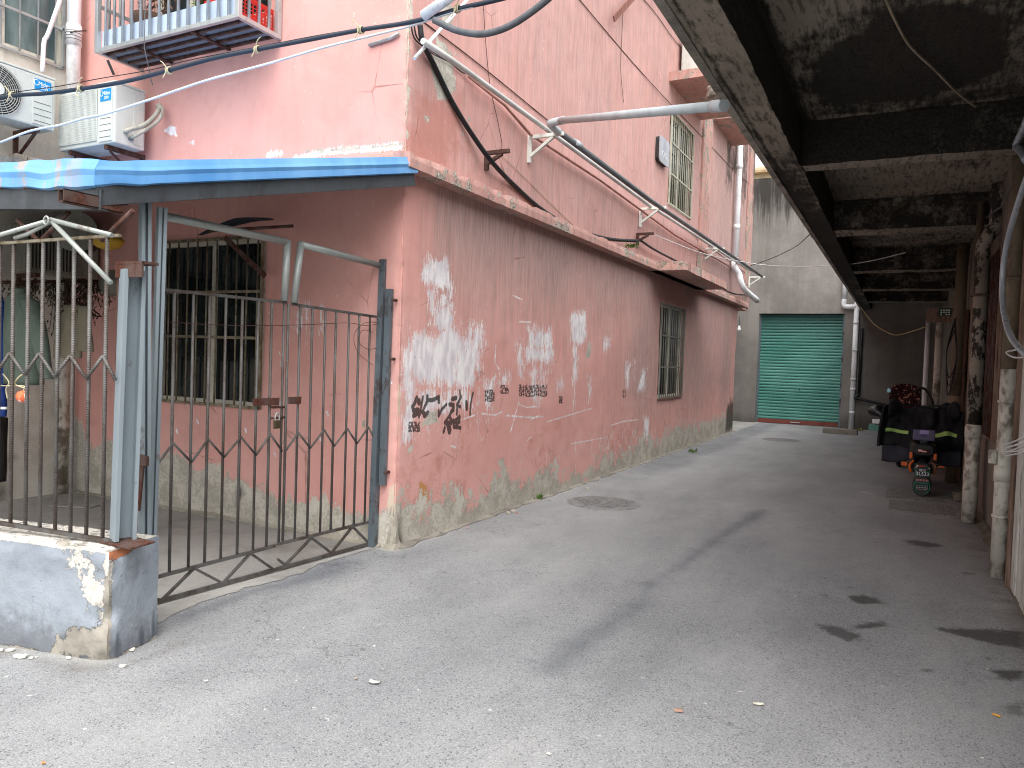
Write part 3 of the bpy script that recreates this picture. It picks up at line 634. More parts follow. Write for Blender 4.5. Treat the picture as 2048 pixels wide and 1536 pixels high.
for i in range(4):
    p = on((40, 62, 95, 115)[i], (318, 322, 300, 306)[i], 'x', -7.15); q = .05+.02*i
    MB().box((p.x, 3.95+.14*i, 3.14+.025), (.09+q*.5, .08+q*.4, .05), Matrix.Rotation(i*1.3, 3, 'Z')).build('rubble_chunk', LEDGEC, None, .01, 'lump of broken %s lying on the grey ledge beside the air conditioner' % ('brown brick', 'grey mortar', 'slab', 'tan render')[i], 'rubble', 'rubble on the ledge')
# big white downpipe in the inner corner
p0, p1 = Vector((-7.34, 4.56, 3.15)), Vector((-7.34, 4.56, 7.0))
t = thing('downpipe', (-7.34, 4.56, 3.1), 'thick white plastic downpipe in the corner above the air conditioners', 'pipe')
MB().cyl((-7.34, 4.56, 2.7), p1, .062, 20).build('pipe', PVC, t)
MB().cyl((-7.34, 4.56, 4.42), (-7.34, 4.56, 4.62), .07, 20).cyl((-7.34, 4.56, 4.55), (-7.34, 4.56, 4.56), .074, 20).build('collar', PVC, t)
b = MB(); 
for z in (4.47, 4.5, 4.53): b.cyl((-7.34, 4.56, z), (-7.34, 4.56, z+.004), .0725, 20)
b.tube([(-7.3, 4.5, 4.52), (-7.24, 4.52, 4.53), (-7.2, 4.6, 4.56)], .006, 6).build('wire_tie', RUST, t)
q0 = on(120, 760, 'y', 4.55); q1 = on(122, 984, 'y', 4.55)
t = thing('downpipe', (q1.x, 4.55, 0), 'pale plastic drainpipe standing on the yard floor behind the rebar fence', 'pipe')
MB().cyl((q1.x, 4.55, .004), (q1.x, 4.55, 2.3), .06, 18).build('pipe', PVCD, t)
MB().cyl((q1.x, 4.55, .62), (q1.x, 4.55, .74), .067, 18).cyl((q1.x, 4.55, .004), (q1.x, 4.55, .1), .066, 18).build('collar', PVCD, t)
# conduit leaning in front of the upstairs window
pts = [on(85, 145, 'x', -7.3), on(88, 85, 'x', -7.3), on(96, 68, 'x', -7.3), on(120, 0, 'x', -7.3), on(128, -30, 'x', -7.3)]
MB().tube(spline(pts, 5), .02, 10).build('conduit', PVC, None, 0, 'thin white conduit bending up in front of the barred upstairs window', 'pipe')
# ================================================================== yard floor and alley
bd = [(735, 1100), (690, 1112), (640, 1128), (600, 1146), (560, 1160), (520, 1168), (480, 1180), (440, 1192), (400, 1205), (360, 1222), (330, 1238), (300, 1252)]
edge = [on(x, y, 'z', .004) for x, y in bd]; edge2 = []
for a, c in zip(edge[:-1], edge[1:]):
    for k in range(6):
        p = a.lerp(c, k/6); edge2.append((p.x+.03*mnoise.noise(Vector((p.y*9, 0, 0)))+.012*mnoise.noise(Vector((p.y*40, 3, 0))), p.y, .004))
poly = edge2+[(-3.5, 2.55, .004), (-3.5, 2.3, .004), (-7.45, 1.4, .004), (-7.45, PY+.02, .004), (PX-.1, PY+.02, .004)]
MB().quads(poly, [tuple(range(len(poly)))]).build('yard_floor', YARD, kind='structure')
G = lambda px, py: (lambda p: (p.x, p.y))(on(px, py, 'z', 0))
g6 = lambda pts: [G(1280+x*.414, 900+y*.414) for x, y in pts]
g7 = lambda pts: [G(280+x*.498, 1060+y*.498) for x, y in pts]
def paint_ground(U, V):
    wet, pale, br, bl = (np.zeros_like(U) for _ in range(4))
    for poly, a in [([(1000, 700), (1060, 698), (1130, 710), (1185, 740), (1080, 745), (1020, 725)], 1.), ([(850, 840), (900, 842), (950, 850), (1020, 880), (1095, 918), (1000, 918), (930, 895), (870, 860)], .8), ([(1010, 850), (1090, 838), (1170, 832), (1180, 850), (1100, 862), (1030, 868)], .85),
                    ([(1400, 850), (1855, 880), (1855, 955), (1700, 935), (1600, 915), (1450, 875)], .72), ([(1690, 1065), (1855, 1065), (1855, 1112), (1770, 1108)], 1.), ([(1740, 1230), (1855, 1218), (1855, 1285), (1780, 1268)], 1.), ([(1270, 435), (1340, 432), (1450, 455), (1480, 470), (1380, 475), (1300, 455)], .62),
                    ([(850, 690), (900, 695), (1000, 745), (940, 740)], .45), ([(985, 658), (1055, 662), (1050, 672), (1000, 670)], .6), ([(1360, 1058), (1405, 1060), (1400, 1072), (1365, 1072)], .75), ([(1235, 1180), (1300, 1180), (1355, 1215), (1290, 1215)], .42), ([(845, 780), (960, 800), (1040, 835), (900, 820)], .36),
                    ([(1500, 570), (1620, 590), (1680, 610), (1560, 605)], .5), ([(1430, 730), (1510, 730), (1510, 755), (1430, 755)], .4)]:
        wet = np.maximum(wet, min(1, a*1.3)*poly_mask(U, V, g6(poly), .09))
    wet = np.maximum(wet, .42*poly_mask(U, V, g6([(1500, 950), (1855, 950), (1900, 1550), (1700, 1500), (1550, 1100)]), .3)); wet = np.maximum(wet, .36*np.clip(1-(.72-U)/.35, 0, 1)*(V > 3)*(V < 12))  # broad darker speckled area and strip on the overhang side
    for c_, r_ in (((945, 880), .03), ((760, 75), .02)): pass
    wet = np.maximum(wet, .7*poly_mask(U, V, g7([(935, 878), (970, 880), (965, 892), (938, 890)]), .03))
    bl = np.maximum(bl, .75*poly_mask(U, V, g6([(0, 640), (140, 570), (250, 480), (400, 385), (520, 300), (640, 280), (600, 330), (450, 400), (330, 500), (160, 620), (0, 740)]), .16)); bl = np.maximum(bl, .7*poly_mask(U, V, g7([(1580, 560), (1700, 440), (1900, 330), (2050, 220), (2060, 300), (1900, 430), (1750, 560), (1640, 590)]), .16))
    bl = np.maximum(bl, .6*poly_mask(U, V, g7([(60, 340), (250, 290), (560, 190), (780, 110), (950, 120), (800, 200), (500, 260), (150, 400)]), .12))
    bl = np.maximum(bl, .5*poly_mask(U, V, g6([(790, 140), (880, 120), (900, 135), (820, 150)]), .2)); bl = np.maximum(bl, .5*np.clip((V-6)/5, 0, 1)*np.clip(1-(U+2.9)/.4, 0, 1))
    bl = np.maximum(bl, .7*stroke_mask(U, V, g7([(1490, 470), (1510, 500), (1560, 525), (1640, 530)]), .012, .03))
    dL = np.where(V > 4.6, U-PX, 9); pale = np.maximum(pale, .62*np.clip(1-dL/.3, 0, 1)); pale = np.maximum(pale, .55*poly_mask(U, V, g7([(0, 400), (60, 410), (110, 480), (60, 520), (0, 520)]), .1)); pale = np.maximum(pale, .55*poly_mask(U, V, [(-4.2, 1.75), (-3.7, 1.95), (-3.2, 2.1), (-3.1, 2.4), (-3.5, 2.4), (-4.2, 2.2)], .15))
    pale = np.maximum(pale, .5*poly_mask(U, V, g7([(850, 60), (1100, 80), (1200, 150), (960, 110)]), .15)); pale = np.maximum(pale, .52*poly_mask(U, V, g6([(1020, 195), (1170, 185), (1190, 280), (1290, 310), (1530, 330), (1500, 345), (1200, 290), (1150, 225), (1040, 215)]), .12))
    pale = np.maximum(pale, .35*(vnoise(U, V, .5, 31) > .7)*(V > 12))
    br = np.maximum(br, .75*np.clip(1-(.78-U)/.6, 0, 1)*np.clip((V-3)/2, 0, 1)); br = np.maximum(br, .4*np.clip((V-16)/4, 0, 1)); br = np.maximum(br, .62*poly_mask(U, V, [(-4.2, 2.1), (-3.25, 2.26), (-3.3, 2.7), (-3.1, 2.75), (-3.05, 2.3), (-3.25, 2.02), (-4.2, 1.85)], .12))
    return {'paint': layers(U, wet, pale, br, bl)}
xs = [-400, -120, -40, -14, -8]+list(np.arange(-4.6, 1.2, .03))+[3, 10, 40, 120, 400]; ys = [-400, -120, -30, -8, -2, 0]+list(np.arange(1.3, 9, .03))+list(np.arange(9, 22, .08))+[30, 60, 150, 400]
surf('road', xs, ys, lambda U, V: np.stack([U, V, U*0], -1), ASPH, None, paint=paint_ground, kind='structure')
# ================================================================== low wall
LA, LB = Vector((-3.275, 2.239, 0)), Vector((-3.9, 2.097, 0)); LD = (LB-LA).normalized(); LN = Vector((LD.y, -LD.x, 0))
if LN.y < 0: LN = -LN
LTOP = on(232, 1103, 'y', 2.25).z; LTH = .33; LEN = 4.2
def lw(u, n, z):
    """u along the wall from its street end, n across (0 = street face)"""
    p = LA+LD*u+LN*n; return Vector((p.x, p.y, z))
def mat_lowwall():
    M = Mat('peeling_grey_paint', .8, 0, .3); pl, wh, mo, od = M.attr('paint'); n = M.noise(6, detail=7, rough=.68); nF = M.noise(60); st = M.noise(18, (1, 1, .12), 5)
    c = M.mix(M.ss(M.noise(2.5), .3, .7), lin('#80878f'), lin('#989fa7')); c = M.mix(M.mul(M.ss(n, .52, .7), .4), c, lin('#68707c'))
    c = M.mix(M.mul(M.ss(M.noise(30, (1, .6, 1.4), 3, .7), .66, .7), .6), c, lin('#5d636c'))
    nE = M.noise(22, detail=6, rough=.75); m1 = M.ss(M.add(wh, M.jit(n, 1.0), M.jit(nE, .9), M.jit(nF, .3)), .48, .52); m2 = M.ss(M.add(pl, M.jit(n, .9), M.jit(nE, .7), M.jit(nF, .25)), .48, .52)
    xl, yl, zl = M.xyz(); c = M.mix(M.mul(M.ss(M.add(zl, M.jit(n, .5), M.jit(nE, .25)), .22, .0), .7), c, lin('#5f6064')); c = M.mix(M.mul(M.ss(M.noise(9, (1, 1, .4), 6, .75), .52, .68), .45), c, lin('#6a6c70'))
    dr = M.mul(M.ss(M.add(od, M.jit(st, 1.0), M.jit(n, .3)), .42, .62), .75); c = M.mix(dr, c, lin('#474c55'))
    ce = M.mix(M.ss(n, .35, .65), lin('#817c73'), lin('#9f998e')); ce = M.mix(M.ss(M.add(mo, M.jit(n, .5)), .45, .6), ce, lin('#a5694a'))
    c = M.mix(m1, c, M.mix(M.ss(nF, .3, .7), lin('#d6d1c8'), lin('#b5afa5'))); c = M.mix(m2, c, ce)
    return M.out(c, None, M.bump(M.add(M.mul(m2, -1.4), M.mul(m1, -.7), M.mul(nF, .3), M.mul(n, .4)), .8, .012))
LWM = mat_lowwall()
def lw_disp(P):
    out = np.zeros_like(P); flat = P.reshape(-1, 3); o = out.reshape(-1, 3)
    for i, (x, y, z) in enumerate(flat):
        d = Vector((x-LA.x, y-LA.y, 0)); u = d.dot(LD); n = d.dot(LN); e = max(0, 1-max(u, n)/.1)+.6*max(0, 1-max(abs(LTOP-z), min(u, n))/.06)
        v = mnoise.noise_vector(Vector((x*5, y*5, z*5)))*.005+mnoise.noise_vector(Vector((x*16, y*16, z*16)))*.0025
        k = Vector((LD.x+LN.x, LD.y+LN.y, -.5))*max(0, mnoise.noise(Vector((z*7, x*9, y*9)))+.25)*.05*e
        t = v*(1 if z > .01 else 0)+k-(LD*.0); o[i] = t
    return out
lwall = thing('low_wall', (LA.x-1, LA.y, 0), 'low wall with peeling blue grey paint and a crumbling street corner under the rebar fence', 'wall')
def lwsurf(kind):
    if kind == 'f': us, vs, f = np.concatenate([np.arange(0, 1.2, .015), np.linspace(1.2, LEN, 40)]), np.arange(-.05, LTOP+.001, (LTOP+.05)/44), lambda u, v: lw(u, 0, v)
    if kind == 'e': us, vs, f = np.arange(0, LTH+.001, LTH/22), np.arange(-.05, LTOP+.001, (LTOP+.05)/44), lambda u, v: lw(0, u, v)
    if kind == 't': us, vs, f = np.concatenate([np.arange(0, 1.2, .015), np.linspace(1.2, LEN, 40)]), np.arange(0, LTH+.001, LTH/22), lambda u, v: lw(u, v, LTOP)
    if kind == 'b': us, vs, f = np.linspace(0, LEN, 90), np.linspace(-.05, LTOP, 20), lambda u, v: lw(u, LTH, v)
    def to3(U, V):
        P = np.array([f(u, v)[:] for u, v in zip(U.ravel(), V.ravel())]).reshape(U.shape+(3,)); return P+lw_disp(P)
    def paint(U, V):
        z = np.zeros_like(U); wh, pl, mo, od = z.copy(), z.copy(), z.copy(), z.copy()
        if kind == 'f':
            pl = np.maximum(.8*np.clip(1-U/.06, 0, 1)*(V < .42), .95*poly_mask(U, V, [(.0, .0), (.34, .0), (.27, .1), (.2, .17), (.1, .15), (.0, .2)], .1)); wh = np.maximum(.75*np.clip(1-U/.09, 0, 1)*(V > .2), .95*poly_mask(U, V, [(0, .24), (.14, .3), (.17, .4), (.06, .43), (0, .36)], .12))
            wh = np.maximum(wh, .9*poly_mask(U, V, [(.06, .44), (.22, .42), (.27, .5), (.16, .54)], .11)); wh = np.maximum(wh, .8*np.clip(1-(LTOP-V)/.03, 0, 1)); mo = .8*poly_mask(U, V, [(-.1, .48), (.06, .46), (.05, .56), (-.1, .58)], .03); pl = np.maximum(pl, .6*np.clip(1-V/.05, 0, 1))
            od = .25*np.clip(1-V/.2, 0, 1)
        if kind == 'e':
            wh = .75*np.clip(1-U/.06, 0, 1)*(V > .25); pl = np.maximum(.8*np.clip(1-U/.05, 0, 1)*(V < .4), .6*np.clip(1-V/.05, 0, 1)); od = .5*np.clip(1.25-V/.28, 0, 1); mo = .95*poly_mask(U, V, [(-.02, .46), (.14, .47), (.17, .54), (.1, .6), (-.02, .6)], .03); pl = np.maximum(pl, .9*poly_mask(U, V, [(-.02, .48), (.15, .49), (.17, .6), (-.02, .6)], .04))
        if kind == 't': wh = z+.7; pl = .42+z
        return {'paint': layers(U, pl, wh, mo, od)}
    surf('wall_face', us, vs, to3, LWM, lwall, paint=paint, flip=(kind in 'fb'), smooth=False)
for k in 'fetb': lwsurf(k)
# rubble and dust at the foot
for i in range(15):
    u = rng.uniform(-.12, .9); n = rng.uniform(-.16, -.02) if u > 0 else rng.uniform(-.1, .3); s = rng.uniform(.006, .026)
    p = lw(u, n, s*.22)
    pts = [(math.cos(a)*s*rng.uniform(.6, 1), math.sin(a)*s*rng.uniform(.5, 1)) for a in np.arange(0, 6.28, 1.05)]
    MB().prism([(p.x+x, p.y+y, .0045) for x, y in pts], (0, 0, s*.35)).build('paint_flake', painted('white_flake', '#d9d4ca', '#9a948a', .8) if i == 0 else bpy.data.materials['white_flake'], None, 0, 'small pale flake of fallen render on the asphalt at the foot of the low wall', 'debris', 'fallen flakes by the low wall')
# ================================================================== posts
def channel(mb, p, q, w, d, up=(0, 1, 0), t=.006):
    p, q = Vector(p), Vector(q); a = (q-p).normalized(); y = Vector(up); x = a.cross(y).normalized(); y = x.cross(a).normalized()
    for c, sx, sy in ((y*(-d/2+t/2), w, t), (x*(-w/2+t/2)+y*(t/2), t, d-t), (x*(w/2-t/2)+y*(t/2), t, d-t), (x*(w/2-.012)+y*(d/2-t/2), .012, t), (x*(-w/2+.012)+y*(d/2-t/2), .012, t)):
        mb.box((p+q)/2+c, (sx, sy, (q-p).length), Matrix((x, y, a)).transposed())
    return mb
FP = on(246, 1085, 'y', 2.36); fx, fy = FP.x, 2.36
fp = thing('fence_post', (fx, fy, LTOP), 'short galvanised steel post with rust stripe standing on the low wall', 'post')
channel(MB(), (fx, fy, LTOP+.02), (fx+.012, fy+.02, 1.87), .1, .07, (1, -.25, 0)).build('channel', GALV, fp)
MB().mm(fx-.052, fx-.04, fy-.02, fy+.05, LTOP+.02, 1.86).build('rust_strip', RUST, fp)
MB().box((fx+.04, fy+.02, 1.9), (.2, .09, .012)).box((fx+.04, fy-.02, 1.865), (.2, .008, .07)).build('cap_bracket', RUST, fp)
MB().box((fx+.03, fy, LTOP+.012), (.24, .13, .01), Matrix.Rotation(.06, 3, 'X')).build('base_plate', RUST, fp, .002)
GXP = on(292, 1090, 'y', 2.66); gx, gy = GXP.x, 2.66
gp = thing('gate_post', (gx, gy, 0), 'tall blue grey galvanised double channel post holding the gate leaf by the low wall', 'post')
tp = on(291, 392, 'y', 2.66)
channel(MB(), (gx-.004, gy, 0), (tp.x-.004, gy, tp.z+.02), .05, .05, (1, -.3, 0)).build('channel', GALV, gp)
tp2 = on(325, 415, 'y', 2.74); bp2 = on(296, 1090, 'y', 2.74)
channel(MB(), (bp2.x+.012, 2.745, .02), (tp2.x-.01, 2.745, tp2.z), .045, .04, (1, -.3, 0)).build('channel', GALV, gp)
gpl = on(277, 1040, 'y', 2.6); MB().box((gpl.x, 2.6, .78), (.05, .012, .3), Matrix.Rotation(.12, 3, 'Y')).box((gpl.x+.02, 2.595, .9), (.1, .02, .05)).build('hinge_plate', RUST, gp)
WPt, WPb = on(770, 520, 'x', -3.6), on(745, 1085, 'x', -3.6)
wp = thing('hinge_post', (-3.6, WPb.y, 0), 'dark steel channel post carrying the gate leaf against the pink corner', 'post')
channel(MB(), (-3.6, WPb.y, 0), (-3.6, WPt.y-.01, WPt.z), .05, .06, (0, 1, 0)).build('channel', GALVD, wp)
b0, b1 = on(765, 970, 'y', PY-.03), on(779, 578, 'y', PY-.03)
MB().bar((b0.x, PY-.03, b0.z), (b1.x, PY-.03, b1.z), .055, .03, (0, 1, 0)).build('wall_batten', GALVD, wp)
b = MB()
for px, py in ((787, 600), (783, 718), (772, 945)):
    q = on(px, py, 'y', PY-.05); MB().cyl((q.x, PY-.07, q.z), (q.x, PY-.012, q.z), .012, 8).build('bolt', RUST, wp)
pass
# ================================================================== gate
GP0 = Vector((-3.78, 2.842, 0)); GD = Vector((-3.63-(-3.78), 4.66-2.842, 0)).normalized(); GN = Vector((GD.y, -GD.x, 0))
def gp3(px, py): return onplane(px, py, GP0, GN)
def gz(s, z, off=0): return GP0+GD*s+GN*off+Vector((0, 0, z))
gs = lambda px, py: (gp3(px, py)-GP0).dot(GD)
def leaf(label, top, bot, low, bars, zig, truss, tubes, extra=None):
    a = gp3(*bot[0]); root = thing('gate_leaf', (a.x, a.y, 0), label, 'gate')
    r = .0085
    T0, T1, B0, B1, L0, L1 = [gp3(*p) for p in (*top, *bot, *low)]
    L0.z, L1.z = max(L0.z, .024), max(L1.z, .024)
    MB().bar(T0, T1, .018, .018).build('top_rail', IRON, root); MB().bar(B0, B1, .02, .02).build('bottom_rail', IRON, root); MB().bar(L0, L1, .02, .02).build('ground_rail', IRON, root)
    n = len(bars)
    for i, (px, py) in enumerate(bars):
        p = gp3(px, py); s = (p-GP0).dot(GD); sT = ((T0-GP0).dot(GD), (T1-GP0).dot(GD)); f = (s-sT[0])/(sT[1]-sT[0]); zt = T0.z+(T1.z-T0.z)*f; zb = B0.z+(B1.z-B0.z)*min(1.05, max(-.05, (s-(B0-GP0).dot(GD))/((B1-B0).length)))
        MB().cyl(gz(s, zb), gz(s, zt), r if i % 2 else r*1.1, 8).build('bar', REBAR if (i+len(bars)) % 2 == 0 else IRON, root)
    zz = [gp3(*p) for p in zig]; b = MB()
    for p, q in zip(zz[:-1], zz[1:]): b.cyl(p+GN*.014, q+GN*.014, .0075, 8)
    b.build('zigzag', IRON, root)
    b = MB(); tt = [(lambda q: Vector((q.x, q.y, max(q.z, .026))))(gp3(*p)) for p in truss]
    for p, q in zip(tt[:-1], tt[1:]): b.bar(p, q, .018, .014)
    b.build('truss', IRON, root)
    for tb in tubes: 
        P = [gp3(*p) for p in tb]; MB().cyl(P[0], P[1], .024, 14).build('brace_pipe', rusty('pale_pipe', '#a5aaa6', amt=.35, rough=.55, metal=.3, lo=.58, hi=.7) if not bpy.data.materials.get('pale_pipe') else bpy.data.materials['pale_pipe'], root)
    return root
z5p = lambda l: [(280+x*.2994, 780+y*.2994) for x, y in l]
leafL = leaf('wider gate leaf of rusty rebar next to the tall blue grey post', ((316, 578), (573, 605)), ((302, 1157), (551, 1091)), ((299, 1220), (551, 1141)),
     z5p([(212, 350), (336, 480), (448, 330), (553, 450), (665, 315), (768, 430), (861, 290), (940, 410)]), z5p([(92, 515), (212, 352), (334, 482), (446, 325), (551, 448), (665, 312), (766, 434), (862, 292), (940, 408)]),
     z5p([(64, 1390), (145, 1438), (362, 1190), (552, 1306), (738, 1090), (890, 1198)]), [((322, 431), (575, 484)), ((575, 480), (569, 602))])
leafR = leaf('narrower gate leaf of thin rusty bars next to the pink corner', ((583, 608), (768, 636)), ((555, 1088), (742, 1043)), ((554, 1138), (738, 1091)),
     z5p([(968, 410), (1050, 280), (1130, 385), (1220, 262), (1288, 372), (1377, 255), (1442, 355), (1517, 245)]), z5p([(962, 408), (1048, 282), (1128, 388), (1221, 264), (1288, 374), (1376, 256), (1441, 357), (1517, 246), (1575, 360)]),
     z5p([(920, 1130), (970, 1168), (1146, 988), (1278, 1088), (1420, 912), (1528, 1022)]), [((600, 488), (768, 533)), ((602, 486), (588, 606))])
z4p = lambda x, y: (520+x*.0781, 760+y*.0781)
b = MB().prism([gp3(*z4p(*p))+GN*.012 for p in ((-230, 470), (440, 450), (440, 650), (-230, 640))], GN*.012); b.build('latch_plate', RUST, leafL, .002)
MB().prism([gp3(*z4p(*p))+GN*.012 for p in ((690, 430), (1010, 420), (1000, 610), (690, 610))], GN*.01).build('latch_plate', RUST, leafR, .002)
b = MB()
for ya, yb in ((700, 690), (980, 950)): b.cyl(gp3(*z4p(250, ya))+GN*.01, gp3(*z4p(600, yb))+GN*.01, .008, 8)
b.build('latch_bar', RUST, leafL)
c0 = gp3(*z4p(360, 1130)); lk = thing('padlock', c0-Vector((0, 0, .03)), 'small dark padlock hanging from the gate latch', 'padlock')
MB().box(c0+GN*.03, (.02, .05, .055)).build('body', painted('brass_dark', '#5a4e3c', '#2a2118', .5, .6, 20, metal=.5), lk, .004)
MB().tube(spline([c0+GN*.03+GD*-.016+Vector((0, 0, .025)), c0+GN*.03+GD*-.016+Vector((0, 0, .06)), c0+GN*.03+Vector((0, 0, .078)), c0+GN*.03+GD*.016+Vector((0, 0, .06)), c0+GN*.03+GD*.016+Vector((0, 0, .025))], 4), .005, 8).build('shackle', ALU, lk)
wz = lambda pts: [gp3(280+x*.2734, 380+y*.2734) for x, y in pts]
MB().tube(spline([p+GN*.02 for p in wz([(130, 960), (500, 985), (900, 992), (1200, 985), (1500, 972), (1620, 990), (1700, 985), (1780, 965)])], 5), .0022, 5).tube(spline([p+GN*.02 for p in wz([(1780, 975), (1640, 970), (1560, 1040), (1555, 1130), (1600, 1210), (1690, 1280)])], 6), .0022, 5).tube(spline([p+GN*.02 for p in wz([(1690, 1040), (1620, 1025), (1585, 1080), (1600, 1130), (1660, 1165), (1740, 1150)])], 6), .0022, 5).build('binding_wire', BROWNC, None, 0, 'thin loose wire strung and looped across the gate leaves', 'wire')
# ================================================================== rebar fence on the low wall
FQ = lw(0, .1, 0); FN = LN
fq = lambda px, py: onplane(px, py, FQ, FN)
fence = thing('rebar_fence', (FQ.x-.5, FQ.y, LTOP), 'fence of ribbed rebar uprights with a zigzag band on the low grey wall', 'fence')
tl0, tl1 = fq(0, 487), fq(240, 471); bl0, bl1 = fq(0, 1046), fq(236, 1084)
ext = lambda a, c, k: c+(a-c)*k
MB().bar(ext(tl0, tl1, 3.2), tl1, .02, .014).build('top_rail', BARS, fence); MB().bar(ext(bl0, bl1, 3.2), bl1, .02).build('bottom_rail', IRON, fence)
bx_ = [25, 55, 84, 115, 146, 178, 211]
sp = (fq(211, 700)-fq(178, 700)).dot(LD)
for i, x in enumerate([-2, -29, -58, -87, -116, -147]+bx_):
    p = fq(x, 700); u = (p-FQ).dot(LD); f = lambda a, c: a.z+(c.z-a.z)*((u-(a-FQ).dot(LD))/((c-a).dot(LD)))
    b_ = FQ+LD*u; MB().cyl((b_.x, b_.y, f(bl0, bl1)), (b_.x, b_.y, f(tl0, tl1)), .0095, 8).build('bar', REBAR, fence)
zb = [(-120, 748), (-87, 700), (-58, 748), (-29, 703), (-2, 748), (25, 706), (55, 749), (84, 707), (115, 753), (146, 711), (178, 757), (211, 712), (236, 760)]
b = MB()
for p, q in zip(zb[:-1], zb[1:]): b.cyl(fq(*p)-LN*.016, fq(*q)-LN*.016, .008, 8)
b.build('zigzag', REBAR, fence)
b = MB(); jn = fq(116, 446)-LN*.05
for p, q, r in (((-60, 496), (112, 446), .011), ((118, 443), (240, 474), .012), ((122, 448), (238, 568), .012)): b.cyl(fq(*p)-LN*.05, fq(*q)-LN*.05, r, 10)
b.tube([fq(40, 478)-LN*.03, fq(66, 470)-LN*.03, fq(116, 446)-LN*.04], .01, 8)
b.tube([jn+Vector((.02*math.cos(a), -.015, .02*math.sin(a))) for a in np.arange(0, 12, .6)], .005, 6).build('prop_frame', rusty('old_pipe', '#a9aea8', amt=.6, rough=.55, metal=.3, lo=.52, hi=.66), None, 0, 'three thin galvanised struts lashed together in front of the rebar fence top', 'strut')
b = MB(); 
for p, q in (((0, 432), (45, 478)), ((45, 478), (105, 415)), ((170, 475), (235, 412))): b.cyl(fq(*p)+LN*.1, fq(*q)+LN*.1, .012, 8)
b.build('roof_strut', RUST, None, 0, 'rusty diagonal struts between the fence top and the blue roof', 'strut')
# ================================================================== lean-to roof
roof = thing('lean_to_roof', (-5.4, 3.5, 2.3), 'blue sheet metal lean-to roof with a crumpled corner over the yard', 'roof')
R1, R0 = Vector((-3.32, 4.69, 2.965)), Vector((-3.5, 2.31, 2.36))     # rake: wall end, street corner
FL = Vector((-7.4, 1.45, 2.46))
def rsurf(u, v, dz=0):  # u 0..1 along the front edge from the street corner, v 0 front .. 1 wall
    a = R0.lerp(FL, u); c = Vector((R1.x, R1.y, R1.z)).lerp(Vector((-7.44, 4.695, 2.955)), u); p = a.lerp(c, v); return p+Vector((0, 0, dz))
def crum(p, amp=1):
    d = max(0, 1-(Vector((p.x, p.y, 0))-Vector((R0.x-.25, R0.y, 0))).length/.55); d2 = max(0, 1-(p-R0).length/1.4)
    n = mnoise.noise_vector(p*7)*.02*d*amp+mnoise.noise_vector(p*2.5)*.004*d2*amp; return p+Vector((n.x, n.y, n.z))
b = MB()
b.grid(lambda u, v: crum(rsurf(u, v, .016*(1 if (u*26 % 1) < .25 else 0))), 156, 40, smooth=False)
b.build('roof_sheet', BLUE, roof, solid=.004, recalc=False)
b = MB(); b.grid(lambda u, v: rsurf(u, v, -.035), 20, 10, smooth=False).build('roof_lining', plain('grey_underside', '#5c5f62', .7), roof, solid=.006, recalc=False)
# fascia: rake side and front side, folded sheet with a return
def fascia(a, c, n, out, h, segs, amp):
    rows = [(.0, .035), (.012, .0), (.02, -.016), (.022, -.02), (.016, -h*.5), (.02, -h), (.004, -h-.006)]
    def fn(u, v):
        k = v*(len(rows)-1); i = min(int(k), len(rows)-2); f = k-i; o = rows[i][0]*(1-f)+rows[i+1][0]*f; z = rows[i][1]*(1-f)+rows[i+1][1]*f
        e = max(0, 1-(u if n == 0 else 1-u)*segs*.022/.25); oo = Vector(out).normalized().lerp(Vector((.55, -.85, 0)), e); p = Vector(a).lerp(Vector(c), u)+oo*o+Vector((0, 0, z)); return crum(p, amp)
    return MB().grid(fn, segs, 18, smooth=False)
fascia(R0, R1, 0, (.95, -.1, 0), .085, 90, 1.3).build('rake_fascia', BLUE, roof, solid=.003, recalc=False)
fascia(FL, R0+Vector((.0, .0, 0)), 1, (0.2, -1, 0), .088, 170, 1.5).build('front_fascia', BLUE, roof, solid=.003, recalc=False)
channel(MB(), R1+Vector((-.03, 0, -.135)), R0+Vector((-.03, 0, -.135)), .05, .09, (0, 0, 1)).build('rake_beam', DGREY, roof)
channel(MB(), FL+Vector((0, .03, -.15)), R0+Vector((0, .03, -.15)), .05, .1, (0, 0, 1)).build('front_beam', DGREY, roof)
for u in (.12, .34, .58, .82): MB().bar(rsurf(u, 0, -.07), rsurf(u, 1, -.07), .05, .06).build('rafter', RUST, roof)
for v in (.3, .65, .95): MB().bar(rsurf(0.01, v, -.075), rsurf(1, v, -.075), .04, .06).build('purlin', DGREY, roof)
st = on(163, 399, 'y', 2.24); b = MB(); p = st
for s_ in (-.02, .02): b.bar(p+Vector((s_, -.1, 0)), p+Vector((s_, .2, 0)), .005, .06)
b.bar(p+Vector((0, -.1, -.028)), p+Vector((0, .2, -.028)), .045, .005).bar(p+Vector((0, -.1, .028)), p+Vector((0, .2, .028)), .045, .005)
b.build('box_section', RUST, roof)
